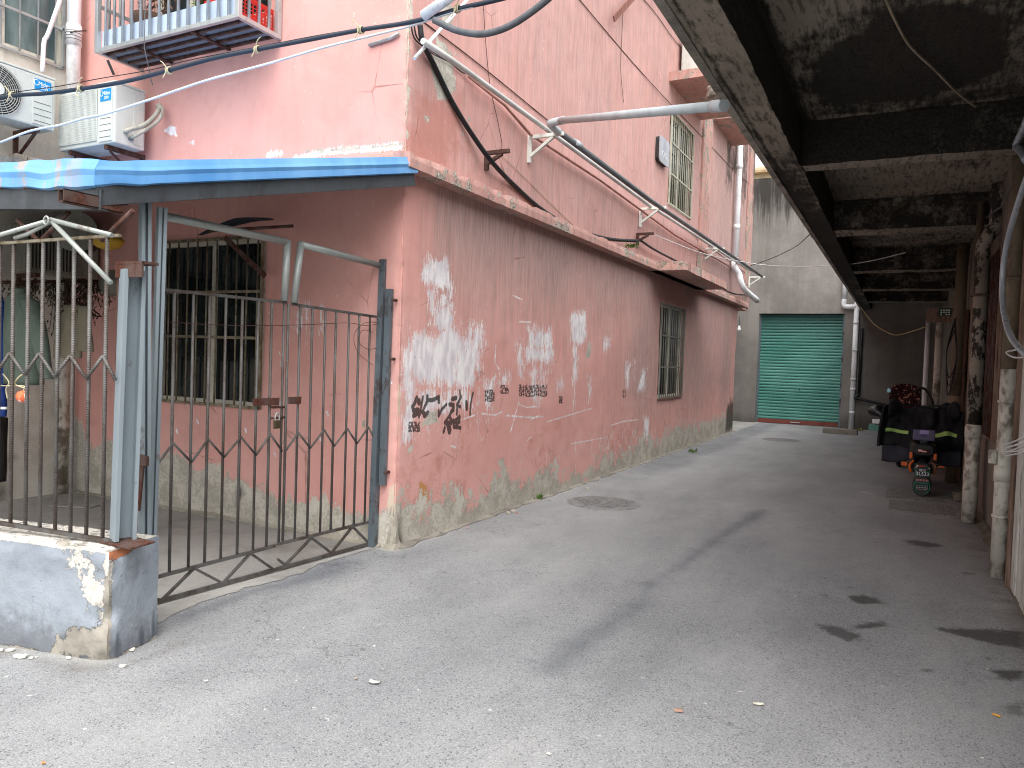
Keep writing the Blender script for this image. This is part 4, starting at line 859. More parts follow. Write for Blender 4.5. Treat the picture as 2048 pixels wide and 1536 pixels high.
# ================================================================== overhanging building on the street's other side
BX0, BX1, BZ, SZ, RX = -1.02, -.77, 3.07, 3.42, .8
FY = 21.16
ov = thing('overhang_building', (RX, 8, 0), 'soot stained concrete building whose upper floor overhangs the alley on beams', 'building')
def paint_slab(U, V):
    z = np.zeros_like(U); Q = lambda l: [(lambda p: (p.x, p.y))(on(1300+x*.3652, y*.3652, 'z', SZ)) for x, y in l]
    k = z+.5; k = np.maximum(k, .85*poly_mask(U, V, Q([(700, 60), (1150, 20), (1700, -30), (2048, 60), (2048, 420), (1500, 560), (1000, 600), (860, 580), (800, 350), (950, 250), (1150, 120)]), .25)); k = np.maximum(k, .75*(V > 6.2)); k = np.minimum(k, 1-.9*poly_mask(U, V, Q([(420, -200), (1250, -150), (1200, 60), (950, 180), (760, 300), (700, 250), (560, 60)]), .22))  # dark stains; pale patch near the open end has incoming light painted in
    k = np.minimum(k, 1-.75*poly_mask(U, V, Q([(860, 610), (1500, 590), (2048, 480), (2048, 650), (1400, 690), (860, 705)]), .15)); k = np.maximum(k, .9*np.clip(1-(U-BX1)/.1, 0, 1))  # ends with a darker strip along the corner with the beam
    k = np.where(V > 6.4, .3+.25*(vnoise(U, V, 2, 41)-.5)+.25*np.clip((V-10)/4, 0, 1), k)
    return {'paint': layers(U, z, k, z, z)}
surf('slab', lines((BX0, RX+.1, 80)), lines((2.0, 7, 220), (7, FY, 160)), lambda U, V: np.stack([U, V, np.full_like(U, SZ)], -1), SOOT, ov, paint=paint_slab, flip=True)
def beam(name, x0, x1, y0, y1, z0, z1, kf, n, rough=.012, parent=ov):
    """four-sided beam with a ragged arris; kf(face, x, y, z) gives the soot and other darkening"""
    ax = 'y' if (y1-y0) > (x1-x0) else 'x'; me = MB(); col = []
    def face(f, nu, nv, sub):
        o = len(me.v)
        me.grid(f, nu, nv, smooth=False); 
        for v in me.v[o:]: col.append((0, kf(sub, v), 0, 0))
    L = n; wv = 10
    def j(p):
        q = mnoise.noise_vector(p*3)*.012+mnoise.noise_vector(p*14)*rough*.5; return p+q
    if ax == 'y':
        face(lambda u, v: j(Vector((x0+(x1-x0)*v, y0+(y1-y0)*u, z0))), L, wv, 'b'); face(lambda u, v: j(Vector((x1, y0+(y1-y0)*u, z0+(z1-z0)*v))), L, wv, 'i'); face(lambda u, v: j(Vector((x0, y0+(y1-y0)*u, z0+(z1-z0)*v))), L, wv, 'o')
        face(lambda u, v: j(Vector((x0+(x1-x0)*u, y0, z0+(z1-z0)*v))), wv, wv, 'f'); face(lambda u, v: j(Vector((x0+(x1-x0)*u, y1, z0+(z1-z0)*v))), wv, wv, 'e')
    else:
        face(lambda u, v: j(Vector((x0+(x1-x0)*u, y0+(y1-y0)*v, z0))), L, wv, 'b'); face(lambda u, v: j(Vector((x0+(x1-x0)*u, y0, z0+(z1-z0)*v))), L, wv, 'i'); face(lambda u, v: j(Vector((x0+(x1-x0)*u, y1, z0+(z1-z0)*v))), L, wv, 'o')
    o = me.build(name, SOOT, parent, recalc=False)
    at = o.data.color_attributes.new('paint', 'FLOAT_COLOR', 'POINT'); at.data.foreach_set('color', np.clip(np.array(col), 0, 1).ravel()); return o
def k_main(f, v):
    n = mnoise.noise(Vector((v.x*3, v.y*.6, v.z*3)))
    if f == 'b': return .26+.4*max(0, min(1, (v.y-3.2)/5))+.25*n+.3*max(0, 1-abs(v.x-(BX0+.075))/.02)  # underside gets darker with distance along the alley
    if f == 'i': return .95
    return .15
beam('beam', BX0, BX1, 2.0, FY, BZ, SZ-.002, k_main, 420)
MB().mm(BX0-.0, BX0+.045, 2.0, FY, BZ-.012, BZ-.002).build('drip_edge', LEDGEC, ov)
for i, (y0, y1) in enumerate(((6.22, 6.42), (9.25, 9.65), (13.0, 13.4), (16.0, 16.4), (18.8, 19.2))):
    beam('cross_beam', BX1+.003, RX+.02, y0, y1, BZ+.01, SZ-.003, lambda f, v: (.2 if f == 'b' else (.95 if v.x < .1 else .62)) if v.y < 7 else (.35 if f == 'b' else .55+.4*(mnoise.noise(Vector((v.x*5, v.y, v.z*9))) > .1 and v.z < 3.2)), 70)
beam('cross_beam', BX1+.003, RX+.02, 2.0, 2.2, BZ+.01, SZ-.003, lambda f, v: .3, 40)
MB().mm(BX0, RX+.15, 2.0, FY, SZ+.01, SZ+.15).build('floor_deck', LEDGEC, ov)
MB().mm(BX0+.002, BX0+.2, 2.0, FY+.3, SZ+.15, 3.9).mm(BX0+.2, 6, 2.0, 2.2, SZ+.15, 3.9).build('unseen_parapet', DARKWALL, ov)  # unseen wall on the deck, kept low to let light into the alley
MB().mm(BX0-.1, 6, 1.9, FY+.3, 3.9, 4.02).build('roof', LEDGEC, ov)  # unseen roof, lowered with the wall for the light
surf('wall', lines((2.0, FY, 200)), lines((-.1, SZ, 50)), lambda U, V: np.stack([np.full_like(U, RX)+(vnoise(U, V, 2, 51)-.5)*.02, U, V], -1), DARKWALL, ov, flip=True)
# ground-floor openings on that wall
def mat_board(name, a, b, dk):
    M = Mat(name, .85, 0, .2); n = M.noise(5, (1, 1, .25), 7, .7); g = M.noise(40, (1, 1, .04), 4, .7); x, y, z = M.xyz()
    c = M.mix(M.ss(n, .35, .65), lin(a), lin(b)); c = M.mix(M.mul(M.ss(M.add(g, M.jit(n, .5)), .5, .66), .8), c, lin(dk)); return M.out(c, None, M.bump(M.add(g, n), .5, .006))
BOARD = mat_board('weathered_white_board', '#b9bab4', '#d2d2cc', '#4a4238'); BRWN = mat_board('brown_board', '#6a5348', '#8d7566', '#2f231d')
door = MB()
for i in range(11): y = 3.76+.23*i; door.mm(RX-.06+.006*(i % 2), RX-.02, y, y+.222, .01, 2.5)
door.build('door', BOARD, ov, .003)
MB().mm(RX-.085, RX-.02, 6.3, 6.37, 0, 2.62).mm(RX-.085, RX-.02, 3.66, 3.74, 0, 2.62).mm(RX-.085, RX-.02, 3.74, 6.3, 2.52, 2.62).build('door_frame', BRWN, ov, .004)
wA, wB = on(2000, 700, 'x', RX-.03), on(1972, 700, 'x', RX-.03)
wt = on(1985, 520, 'x', RX-.03).z; wb_ = on(1985, 880, 'x', RX-.03).z
y0, y1 = wA.y, wB.y; fr = MB()
for a in ((y0, y0+.07, wb_, wt), (y1-.07, y1, wb_, wt), (y0+.07, y1-.07, wb_, wb_+.06), (y0+.07, y1-.07, wt-.06, wt)): fr.mm(RX-.06, RX-.016, *a)
fr = fr.build('window', BRWN, ov, .003); MB().mm(RX-.024, RX-.018, y0+.05, y1-.05, wb_+.04, wt-.04).build('pane', GLASS, fr)
g = MB()
for i in range(9): yy = y0+.1+(y1-y0-.2)*i/8; g.cyl((RX-.066, yy, wb_+.02), (RX-.066, yy, wt-.02), .008, 6)
g.build('grille', RUST, fr)
MB().mm(RX-.05, RX-.016, 12.2, 13.4, 0, 2.4).build('door', BRWN, ov, .003); MB().mm(RX-.05, RX-.016, 10.0, 11.4, .9, 2.4).build('shutter', BRWN, ov, .003)
fillet([((RX-.005, y, 0), (-1, 0, 0)) for y in np.arange(2, 21, .1)], .09, .06, mat_rough('dark_foot', '#5c544b', '#777065', '#2f2a25', .6, 5), 'footing', ov, 4)
# downpipes on that wall
def dpipe(label, x, y, r, ztop, mats, rings=(), elbow=None, split=None, zs=0.004):
    t = thing('downpipe', (x, y, zs), label, 'pipe')
    if split: MB().cyl((x, y, zs), (x, y, split), r, 20).build('lower_pipe', mats[0], t); MB().cyl((x, y, split), (x, y, ztop), r*.97, 20).build('upper_pipe', mats[1], t)
    else: MB().cyl((x, y, zs), (x, y, ztop), r, 20).build('pipe', mats[0], t)
    for z, h in rings: MB().cyl((x, y, z), (x, y, z+h), r*1.13, 20).build('collar', mats[0] if z < (split or 9) else mats[1], t)
    if elbow: MB().tube(spline(elbow, 6), r*.97, 16).build('elbow', mats[-1], t)
    return t
P1, P2 = on(1937, 1045, 'z', 0), on(1990, 1155, 'z', 0)
z1t = on(1970, 400, 'y', P1.y).z
t1 = dpipe('thick white drainpipe blackened by mould above head height beside the scooter', P1.x, P1.y, .068, 2.72, (PVCD, PVCM), ((.86, .12), (1.92, .03)), [(P1.x, P1.y, 2.7), (P1.x, P1.y, 2.8), (P1.x+.05, P1.y-.02, 2.92), (P1.x+.1, P1.y, 3.02), (P1.x+.1, P1.y, 3.4)], 1.0)
MB().tube([(P1.x+.1, P1.y-.1, 2.3), (P1.x-.06, P1.y-.1, 2.3)], .012, 8).tube([(P1.x-.09*math.cos(a), P1.y-.09*math.sin(a), 2.3) for a in np.arange(0, 6.4, .4)], .008, 6).build('clamp', RUST, t1)
t2 = dpipe('drainpipe with flaking white paint and a wire tie, nearest the weathered white door', P2.x+.02, P2.y, .058, 3.4, (PVCD, PVCB), ((.72, .12), (.45, .02), (1.3, .02), (2.2, .03)), None, 1.55)
MB().box((P2.x-.06, P2.y-.02, .9), (.05, .05, .1)).build('junction', PVCD, t2, .006)
MB().cyl((P1.x-.02, P1.y+.28, .01), (P1.x-.02, P1.y+.28, 3.3), .035, 12).build('thin_downpipe', PVCB, None, 0, 'thin brownish drainpipe half hidden behind the thick white drainpipe', 'pipe')
dpipe('tan drainpipe with loops of cable behind the black scooter apron', .66, 12.0, .075, 3.3, (painted('tan_pipe', '#8d7c68', '#453525', .6, .7, 4), PVCB), ((1.5, .06),), None, 1.2)
dpipe('pale narrow drainpipe below the board sign', .52, 14.6, .055, 2.5, (PVCD,), ((.9, .05),))
dpipe('white narrow drainpipe standing deepest under the overhang', .42, 17.5, .045, 2.6, (PVC,), ())
b = MB()
for i in range(3):
    b.tube(spline([(.6, 11.8, 2.1+.08*i), (.52, 11.75, 1.8), (.56, 11.75, 1.45-.12*i), (.64, 11.8, 1.7), (.6, 11.8, 2.1+.08*i)], 6), .008, 6)
b.build('cable_coil', BLACKC, None, 0, 'black cable loops hanging on the tan drainpipe', 'cable')
# board sign
s0, s1 = on(1854, 616, 'y', 12.6), on(1916, 645, 'y', 12.6)
bs = thing('board_sign', ((s0.x+s1.x)/2, 12.6, s1.z), 'small brown wooden board carrying a dark green label under the overhang', 'sign')
MB().mm(s0.x, min(s1.x, RX-.02), 12.6, 12.625, s1.z, s0.z).build('board', BRWN, bs, .003)
l0, l1 = on(1877, 616, 'y', 12.59), on(1902, 632, 'y', 12.59)
MB().mm(l0.x, l1.x, 12.588, 12.596, l1.z, l0.z).build('label_plate', plain('dark_green_label', '#12341f', .4), bs, .002)
WHT = plain('white_lettering', '#dfe5dd', .5); b = MB()
for r in range(3):
    for c in range(4):
        if rng.random() < .8: x = l0.x+(l1.x-l0.x)*(.12+.2*c+.05); z = l0.z-(l0.z-l1.z)*(.2+.27*r); b.mm(x, x+(l1.x-l0.x)*.13, 12.584, 12.587, z-.018, z)
b.build('lettering', WHT, bs)
# grey shiny flexible hose hanging at the near end
HOSE = painted('shiny_grey_hose', '#aab2bb', '#70757c', .3, .4, 10, metal=.3)
hx = RX-.2
MB().tube(spline([on(x, y, 'x', hx) for x, y in ((2075, 180), (2050, 250), (2032, 290), (2040, 300), (2052, 320))], 6), .022, 12).tube(spline([on(x, y, 'x', hx) for x, y in ((2075, 300), (2045, 380), (2018, 470), (2006, 540), (2006, 610), (2018, 665), (2042, 700), (2080, 730))], 8), [.019]*56+[.019], 12).build('flexible_hose', HOSE, None, 0, 'thick silvery grey hose hanging in a loop near the weathered white door', 'hose')
b = MB()
for k, (o1, o2) in enumerate(((0, 0), (8, 5), (16, 2))): b.tube(spline([on(x, y+o1, 'x', hx+.02) for x, y in ((2075, 860), (2040, 878), (2012, 890), (2010, 895), (2040, 888+o2), (2075, 872))], 5), .005, 6)
b.build('tied_cord', WHITEC, None, 0, 'bundle of white cord tied to the flaking drainpipe', 'cord')
MB().tube(spline([on(x, y, 'x', RX-.15) for x, y in ((2068, 690), (2030, 700), (2012, 705), (2030, 715), (2068, 712))], 5), .006, 6).build('wire_loop', WHITEC, None, 0, 'white wire loop tied round the silvery hose end', 'wire')
MB().tube(spline([on(x, y, 'x', RX-.1) for x, y in ((2035, 330), (2018, 380), (2005, 410), (1985, 425), (1960, 447))], 5), .008, 6).build('sagging_wire', GREYC, None, 0, 'grey wire looping from the wall to the elbow of the mouldy drainpipe', 'wire')
MB().tube(spline([on(x, y, 'z', SZ-.03) for x, y in ((1768, -10), (1790, 40), (1820, 92), (1870, 140), (1920, 190), (1965, 222), (2015, 248))], 6), .008, 6).build('ceiling_cable', painted('tan_cable', '#9a8d78', '#5d5040', .6, .6, 6), None, 0, 'tan cable hanging along the soot black underside of the overhang', 'cable')
# ================================================================== far building with the green roller door
far = thing('far_building', (-2.5, FY, 0), 'grey rain streaked concrete building closing the alley with a green roller door', 'building')
dl, dr_, dt = -3.52, -1.38, 2.97
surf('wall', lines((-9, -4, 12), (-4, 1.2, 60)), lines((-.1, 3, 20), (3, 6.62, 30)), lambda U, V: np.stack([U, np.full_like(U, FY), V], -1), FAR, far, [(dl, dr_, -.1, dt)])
MB().mm(-9, 1.2, FY+.003, FY+.35, 6.5, 6.62).mm(-9, 1.2, FY+5, FY+5.2, 0, 6.6).mm(-9, 1.2, FY+.36, FY+5, 6.45, 6.55).build('roof', LEDGEC, far)
MB().mm(dl-.2, dl, FY+.02, FY+.34, 0, dt+.1).mm(dr_, dr_+.2, FY+.02, FY+.34, 0, dt+.1).mm(dl, dr_, FY+.02, FY+.34, dt, dt+.1).build('reveal', FAR, far)
def mat_green():
    M = Mat('green_roller', .5, .1, .4); x, y, z = M.xyz(); n = M.noise(4, (1, 1, .5), 6, .7); h = M.noise(3, (.3, 1, 6), 5, .65)
    c = M.mix(M.ss(M.noise(.9, (1, 1, 2)), .3, .7), lin('#417f73'), lin('#599387')); c = M.mix(M.mul(M.ss(h, .5, .75), .4), c, lin('#86bfae'))
    up = M.mul(M.ss(M.add(z, M.jit(h, .9)), 1.9, 2.75), .85); c = M.mix(up, c, lin('#3a6a62')); c = M.mix(M.mul(M.ss(M.noise(9, detail=7, rough=.75), .6, .68), .5), c, lin('#5d6a58'))
    return M.out(c, .45, M.bump(n, .15, .006))
GRN = mat_green(); rings = []; nsl = 34; zz = []
prof = []
for i in range(nsl):
    z0 = .12+(dt-.12)*i/nsl; hs_ = (dt-.12)/nsl
    prof += [(0, z0), (.022, z0+hs_*.12), (.026, z0+hs_*.35), (.026, z0+hs_*.6), (.02, z0+hs_*.85), (.002, z0+hs_*.9)]
prof.append((0, dt))
b = MB(); b.grid(lambda u, v: (dl-.03+(dr_-dl+.06)*u, FY+.2-prof[int(round(v*(len(prof)-1)))][0], prof[int(round(v*(len(prof)-1)))][1]), 40, len(prof)-1, smooth=False)
rd = b.build('roller_door', GRN, far, recalc=False, solid=.003)
MB().mm(dl-.02, dr_+.02, FY+.165, FY+.215, .01, .12).build('bottom_rail', painted('red_primer', '#7d4238', '#4b2b25', .6, .6, 5), rd, .006)
MB().mm(dl+.9, dl+1.15, FY+.14, FY+.165, .05, .075).build('handle', ALU, rd, .004); MB().cyl((dl+1.1, FY+.16, .95), (dl+1.1, FY+.2, .95), .018, 10).build('lock', DARK, rd)
MB().mm(dl, dl+.05, FY+.12, FY+.24, .01, dt).build('guide_rail', GALVD, rd); MB().mm(dr_-.05, dr_, FY+.12, FY+.24, .01, dt).build('guide_rail', GALVD, rd)
fx_ = lambda x, y: on(x, y, 'y', FY-.08)
a, b1, c1, d1 = fx_(1690, 565), fx_(1688, 612), fx_(1714, 612), fx_(1706, 858)
dp = thing('downpipe', (c1.x, FY-.08, .0), 'white drainpipe with a sideways kink beside the green roller door', 'pipe')
MB().cyl((b1.x, FY-.08, b1.z), (b1.x, FY-.08, 4.4), .06, 16).build('upper_pipe', PVC, dp); MB().tube(spline([(b1.x, FY-.08, b1.z+.16), (b1.x, FY-.08, b1.z+.03), (b1.x+.06, FY-.08, b1.z-.02), (c1.x-.02, FY-.08, b1.z-.02)], 6), .064, 14).build('elbow', PVC, dp)
MB().cyl((c1.x, FY-.08, .01), (c1.x, FY-.08, b1.z+.1), .063, 16).build('pipe', PVC, dp)
for z in (1.0, 1.25, 2.0, .4, 2.7): MB().cyl((c1.x, FY-.08, z), (c1.x, FY-.08, z+.06), .07, 16).build('collar', PVC, dp)
MB().cyl((c1.x+.14, FY-.06, .9), (c1.x+.14, FY-.06, 2.6), .035, 10).tube(spline([(c1.x+.14, FY-.06, .92), (c1.x+.1, FY-.1, .85), (c1.x+.1, FY-.1, .8), (c1.x+1.0, FY-.1, .64), (.7, FY-.1, .6)], 6), .035, 10).build('black_hose', BLACKC, None, 0, 'black hose running down beside the kinked white drainpipe and along the dark wall', 'hose')
# cream house beyond
dh = thing('distant_house', (-5, 34, 0), 'cream house with a tiled ridge showing beyond the grey far wall', 'building')
hz = on(1530, 348, 'y', 34).z; ht = on(1530, 330, 'y', 34).z
MB().mm(-12, 4, 34, 40, 0, hz).build('wall', painted('cream_render', '#c9b796', '#8d7d63', .8, .4, 3), dh); MB().prism([(-12, 33.6, hz), (-12, 33.6, hz+.1), (-12, 37, ht+.7), (-12, 40.4, hz+.1), (-12, 40.4, hz)], (16, 0, 0)).build('roof', painted('tan_tiles', '#a88f6f', '#6d5a45', .8, .5, 4), dh)
# ================================================================== street ironwork
def mat_iron():
    M = Mat('cast_iron_dusty', .8, .2, .3); n = M.noise(12, detail=6, rough=.7); return M.out(M.mix(M.ss(n, .35, .65), lin('#717170'), lin('#8b8b8a')), None, M.bump(n, .4, .004))
CAST = mat_iron()
def manhole(px, py, r, label):
    p = on(px, py, 'z', 0); t = thing('manhole_cover', (p.x, p.y, 0), label, 'manhole', 'round manhole covers in the alley'); z = .004
    b = MB(); n = 48
    b.loft([[(p.x+math.cos(a)*rr, p.y+math.sin(a)*rr, zz) for a in np.linspace(0, 2*math.pi, n, endpoint=False)] for rr, zz in ((r, -.01), (r, z), (r*.93, z+.003), (r*.92, z-.002), (r*.88, z-.002), (r*.87, z+.002))], smooth=False).build('plate', CAST, t)
    b = MB()
    for i in range(-7, 8):
        y = i*r*.105; h = math.sqrt(max(.001, (r*.8)**2-y*y)); 
        if abs(i) != 0: b.mm(p.x+y-.009, p.x+y+.009, p.y-h, p.y+h, z, z+.007)
    b.build('ribs', CAST, t)
    MB().loft([[(p.x+math.cos(a)*rr, p.y+math.sin(a)*rr*1.0, zz) for a in np.linspace(0, 2*math.pi, n, endpoint=False)] for rr, zz in ((r*1.16, -.02), (r*1.15, .004), (r*1.01, .006), (r*1.005, -.02))], smooth=False, caps=False).build('rim', CAST, t)
manhole(1207, 1006, .34, 'ribbed round manhole cover near the foot of the pink wall'); manhole(1562, 880, .34, 'distant round manhole cover in front of the green roller door')
for lbl, c in (('slotted drain grate lying beyond the other grate, under the scooter wheel', [(1772, 980), (1830, 978), (1890, 992), (1895, 1006), (1830, 1000), (1776, 992)]), ('worn slab drain cover in front of the scooter, nearer the mouldy drainpipe', [(1778, 1002), (1905, 1012), (1905, 1030), (1785, 1019)])):
    P = [on(x, y, 'z', .006) for x, y in c]; xs_, ys_ = [p.x for p in P], [p.y for p in P]
    x0, x1, y0, y1 = min(xs_), max(xs_), min(ys_), max(ys_)
    t = thing('drain_cover', ((x0+x1)/2, (y0+y1)/2, 0), lbl, 'drain cover'); b = MB().mm(x0, x1, y0, y1, -.01, .005); b.build('slab', CAST, t, .002); b = MB()
    k = int((x1-x0)/.05)
    for i in range(k): x = x0+.03+i*(x1-x0-.06)/k; b.mm(x, x+.014, y0+.05, y1-.05, .0045, .0085)
    b.build('ribs', CAST, t)
bk = on(1680, 868, 'z', 0); MB().box((bk.x, bk.y, .06), (.75, .2, .12), Matrix.Rotation(-.05, 3, 'Z')).build('kerb_block', LEDGEC, None, .012, 'pale concrete kerb block lying before the green roller door', 'block')
# ================================================================== air conditioners
ACW = painted('ac_white', '#cfd2cb', '#8a877a', .45, .45, 5, stretch=(1, 1, .4)); ACD = plain('ac_dark', '#2b2c2c', .6); ACB = plain('ac_blue_label', '#1f8fd0', .4); LET = plain('label_white', '#f2f6f8', .5); ACG = painted('ac_shadow_grey', '#8d8c80', '#3d3a33', .6, .6, 5)
def ac(loc, rz, w, h, d, label, style, body=ACW, sticker=True):
    t = thing('air_conditioner', loc, label, 'air conditioner', None, rz); M = t.matrix_world
    P = lambda x, y, z: M@Vector((x, y, z)); Rm = M.to_3x3()
    def bx(mb, x0, x1, y0, y1, z0, z1): return mb.box(P((x0+x1)/2, (y0+y1)/2, (z0+z1)/2), (abs(x1-x0), abs(y1-y0), abs(z1-z0)), Rm)
    bx(MB(), -w/2, w/2, -d, 0, .02, h).build('casing', body, t, .014)
    bx(MB(), -w/2-.004, w/2+.004, -d-.004, .004, h, h+.02).build('lid', body, t, .008)
    cx, cz, r = -w*.14, h*.5, min(h*.45, w*.34)
    if style == 'fan':
        b = MB(); n = 40; b.prism([P(cx+math.cos(a)*r*.98, -d-.003, cz+math.sin(a)*r*.98) for a in np.linspace(0, 2*math.pi, n, endpoint=False)], Rm@Vector((0, .002, 0))).build('fan_recess', ACD, t)
        g = MB()
        for k in range(9):
            rr = r*(.3+.7*k/8); g.tube([P(cx+math.cos(a)*rr, -d-.014-.012*(1-rr/r), cz+math.sin(a)*rr) for a in np.linspace(0, 2*math.pi, n+1)], .0032, 5, caps=False)
        for k in range(24): 
            a = k*math.pi/12; g.bar(P(cx+math.cos(a)*r*.28, -d-.022, cz+math.sin(a)*r*.28), P(cx+math.cos(a)*r, -d-.012, cz+math.sin(a)*r), .003)
        g.build('fan_grille', painted('fan_wire', '#b5b7b0', rough=.5), t)
        MB().prism([P(cx+math.cos(a)*r*.28, -d-.03, cz+math.sin(a)*r*.28) for a in np.linspace(0, 2*math.pi, 24, endpoint=False)], Rm@Vector((0, .02, 0))).build('fan_hub', body, t, .004)
    else:
        x0, x1 = -w/2+.02, w*.2; bx(MB(), x0, x1, -d-.003, -d-.001, .06, h-.03).build('coil_recess', ACD if style == 'slats' else painted('coil_grey', '#6f7270', rough=.6), t); g = MB()
        if style == 'mesh':
            k = int((x1-x0)/.017)
            for i in range(k+1): x = x0+(x1-x0)*i/k; bx(g, x-.0035, x+.0035, -d-.012, -d-.005, .06, h-.03)
            for i in range(25): z = .06+(h-.09)*i/24; bx(g, x0, x1, -d-.010, -d-.006, z-.0022, z+.0022)
        else:
            for i in range(16): x = x0+(x1-x0)*i/15; bx(g, x-.006, x+.006, -d-.012, -d-.004, .06, h-.03)
        g.build('front_grille', body, t)
    # label panel with pressed louvres
    px0, px1 = w*.245, w/2-.03
    if style != 'slats':
        bx(MB(), px0, px1, -d-.008, -d, .04, h-.05).build('label_panel', body, t, .006); g = MB()
        for i in range(4): bx(g, px0+.012, px1-.012, -d-.0095, -d-.0075, h*.14+i*.055, h*.14+i*.055+.004)
        g.build('louvre', ACD, t)
        sz0, sz1 = h*.74, h*.9; bx(MB(), px0+.015, px1-.012, -d-.0105, -d-.007, sz0-.01, sz1+.01).build('sticker', ACB, t, .001); st = t.children[-1]
        up, rt = Rm@Vector((0, 0, 1)), Rm@Vector((1, 0, 0)); c = (px0+px1)/2
        textmesh('Midea', st, LET, P(c+.012, -d-.0108, sz0+(sz1-sz0)*.66), rt, up, .034, width=(px1-px0)*.56); textmesh('美的', st, LET, P(c+.012, -d-.0108, sz0+(sz1-sz0)*.2), rt, up, .03)
        MB().tube([P(c-.055+math.cos(a)*.022, -d-.0108, sz0+(sz1-sz0)*.68+math.sin(a)*.024) for a in np.linspace(.9, 5.6, 16)], .003, 5).build('emblem', LET, st)
    # mounting bracket
    for x in (-w*.32, w*.32): b = MB(); bx(b, x-.02, x+.02, -d*.95, .1, -.02, .018); bx(b, x-.02, x+.02, .075, .1, -.26, -.02); b.bar(P(x, -d*.8, -.03), P(x, .08, -.24), .03, .008); b.build('wall_bracket', RUST, t)
    return t, P, bx, Rm
ac((-7.28, 3.79, 3.43), R(90), .8, .48, .27, 'white air conditioner with a round fan grille on the white wall beside the barred window', 'fan')
t, P, bx, Rm = ac((-6.72, 4.6, 3.29), 0, .82, .55, .3, 'white air conditioner with a square mesh front on the pink wall above the blue roof', 'mesh')
b = MB(); bx(b, .412, .418, -.12, -.02, .05, .5).build('side_cover', ACW, t, .003)
b = MB(); b.tube(spline([P(.415, -.2, .14), P(.46, -.2, .15), P(.55, -.1, .22), P(.6, -.02, .34), P(.56, .03, .42), P(.5, .06, .44)], 5), .02, 8).tube(spline([P(.415, -.15, .1), P(.5, -.14, .12), P(.63, -.04, .25), P(.65, 0, .36), P(.56, .03, .44)], 5), .016, 8).build('refrigerant_line', painted('pipe_wrap', '#b5b0a3', '#6a6456', .8, .6, 20), t)
b = MB(); b.cyl(P(.41, -.2, .14), P(.44, -.2, .14), .018, 8).cyl(P(.41, -.15, .09), P(.44, -.15, .09), .018, 8).build('valve', GALVD, t)
a3 = on(128, 500, 'x', -7.05); ac((-7.28, a3.y, a3.z-.26), R(90), .7, .46, .22, 'shaded grey air conditioner mounted low under the blue roof', 'slats', ACG)
# white round drum lid beside it
c0 = on(150, 462, 'x', -6.85); t = thing('round_duct', c0, 'white faced round drum hung under the blue roof by the shaded air conditioner', 'drum')
dirn = Vector((.75, -.66, 0)).normalized(); sd = Vector((.66, .75, 0)); n = 28
MB().prism([c0+sd*math.cos(a)*.19+Vector((0, 0, math.sin(a)*.19)) for a in np.linspace(0, 2*math.pi, n, endpoint=False)], dirn*-.03).build('lid', ACG, t, .006); MB().prism([c0-dirn*.03+sd*math.cos(a)*.18+Vector((0, 0, math.sin(a)*.18)) for a in np.linspace(0, 2*math.pi, n, endpoint=False)], dirn*-.3).build('drum', ACD, t)
# ================================================================== window cage
bz = 4.1; X0, X1, Y0, Y1, ZT = -6.51, -4.72, 4.23, 4.69, 5.3
cage = thing('window_cage', ((X0+X1)/2, Y1, bz), 'aluminium barred window cage with a blue lining projecting from the pink upper floor', 'window cage')
b = MB(); r = .04
for (x, y) in ((X0, Y0), (X1-r, Y0), (X0, Y1-r), (X1-r, Y1-r)): b.mm(x, x+r, y, y+r, bz, ZT)
for z in (bz, ZT): b.mm(X0+r, X1-r, Y0+.002, Y0+r-.002, z-.002, z+r-.006).mm(X0+.002, X0+r-.002, Y0+r, Y1-r, z-.002, z+r-.006).mm(X1-r+.002, X1-.002, Y0+r, Y1-r, z-.002, z+r-.006)
b.mm(X0+.006, X0+r-.006, Y0+r, Y1-r, 4.5, 4.53).build('frame', ALU, cage, .003)
for i in range(14): x = X0+r+(X1-X0-2*r)*(i+.75)/14.5; MB().cyl((x, Y0+.02, bz+.03), (x, Y0+.02, ZT+.01), .0125, 8).build('bar', ALU, cage)
for i in range(3): 
    y = Y0+r+(Y1-Y0-2*r)*(i+.8)/3.6
    for x in (X0+.02, X1-.02): MB().cyl((x, y, bz+.03), (x, y, ZT+.01), .0125, 8).build('bar', ALU, cage)
MB().mm(X0+.045, X1-.045, Y0+.045, Y0+.055, bz+.03, bz+.2).build('lining_board', painted('pale_blue_board', '#b7c6da', '#8794a5', .5, .3, 5), cage)
MB().mm(X0+.03, X1-.03, Y0+.03, Y1-.02, bz+.032, bz+.04).build('floor_sheet', painted('grey_blue_sheet', '#7d8894', '#4a4a4c', .6, .5, 4), cage); b = MB()
for y in np.linspace(Y0+.09, Y1-.05, 4): b.mm(X0+.03, X1-.03, y, y+.022, bz+.008, bz+.031)
for x in np.linspace(X0+.45, X1-.6, 2): b.mm(x, x+.035, Y0+.04, Y1-.02, bz-.008, bz+.007)
b.build('underframe', RUST, cage)
s0 = on(215, 120, 'y', 4.6); s1 = on(228, 150, 'y', 4.66); MB().bar(s0, s1, .035, .01).build('stay', DGREY, cage)
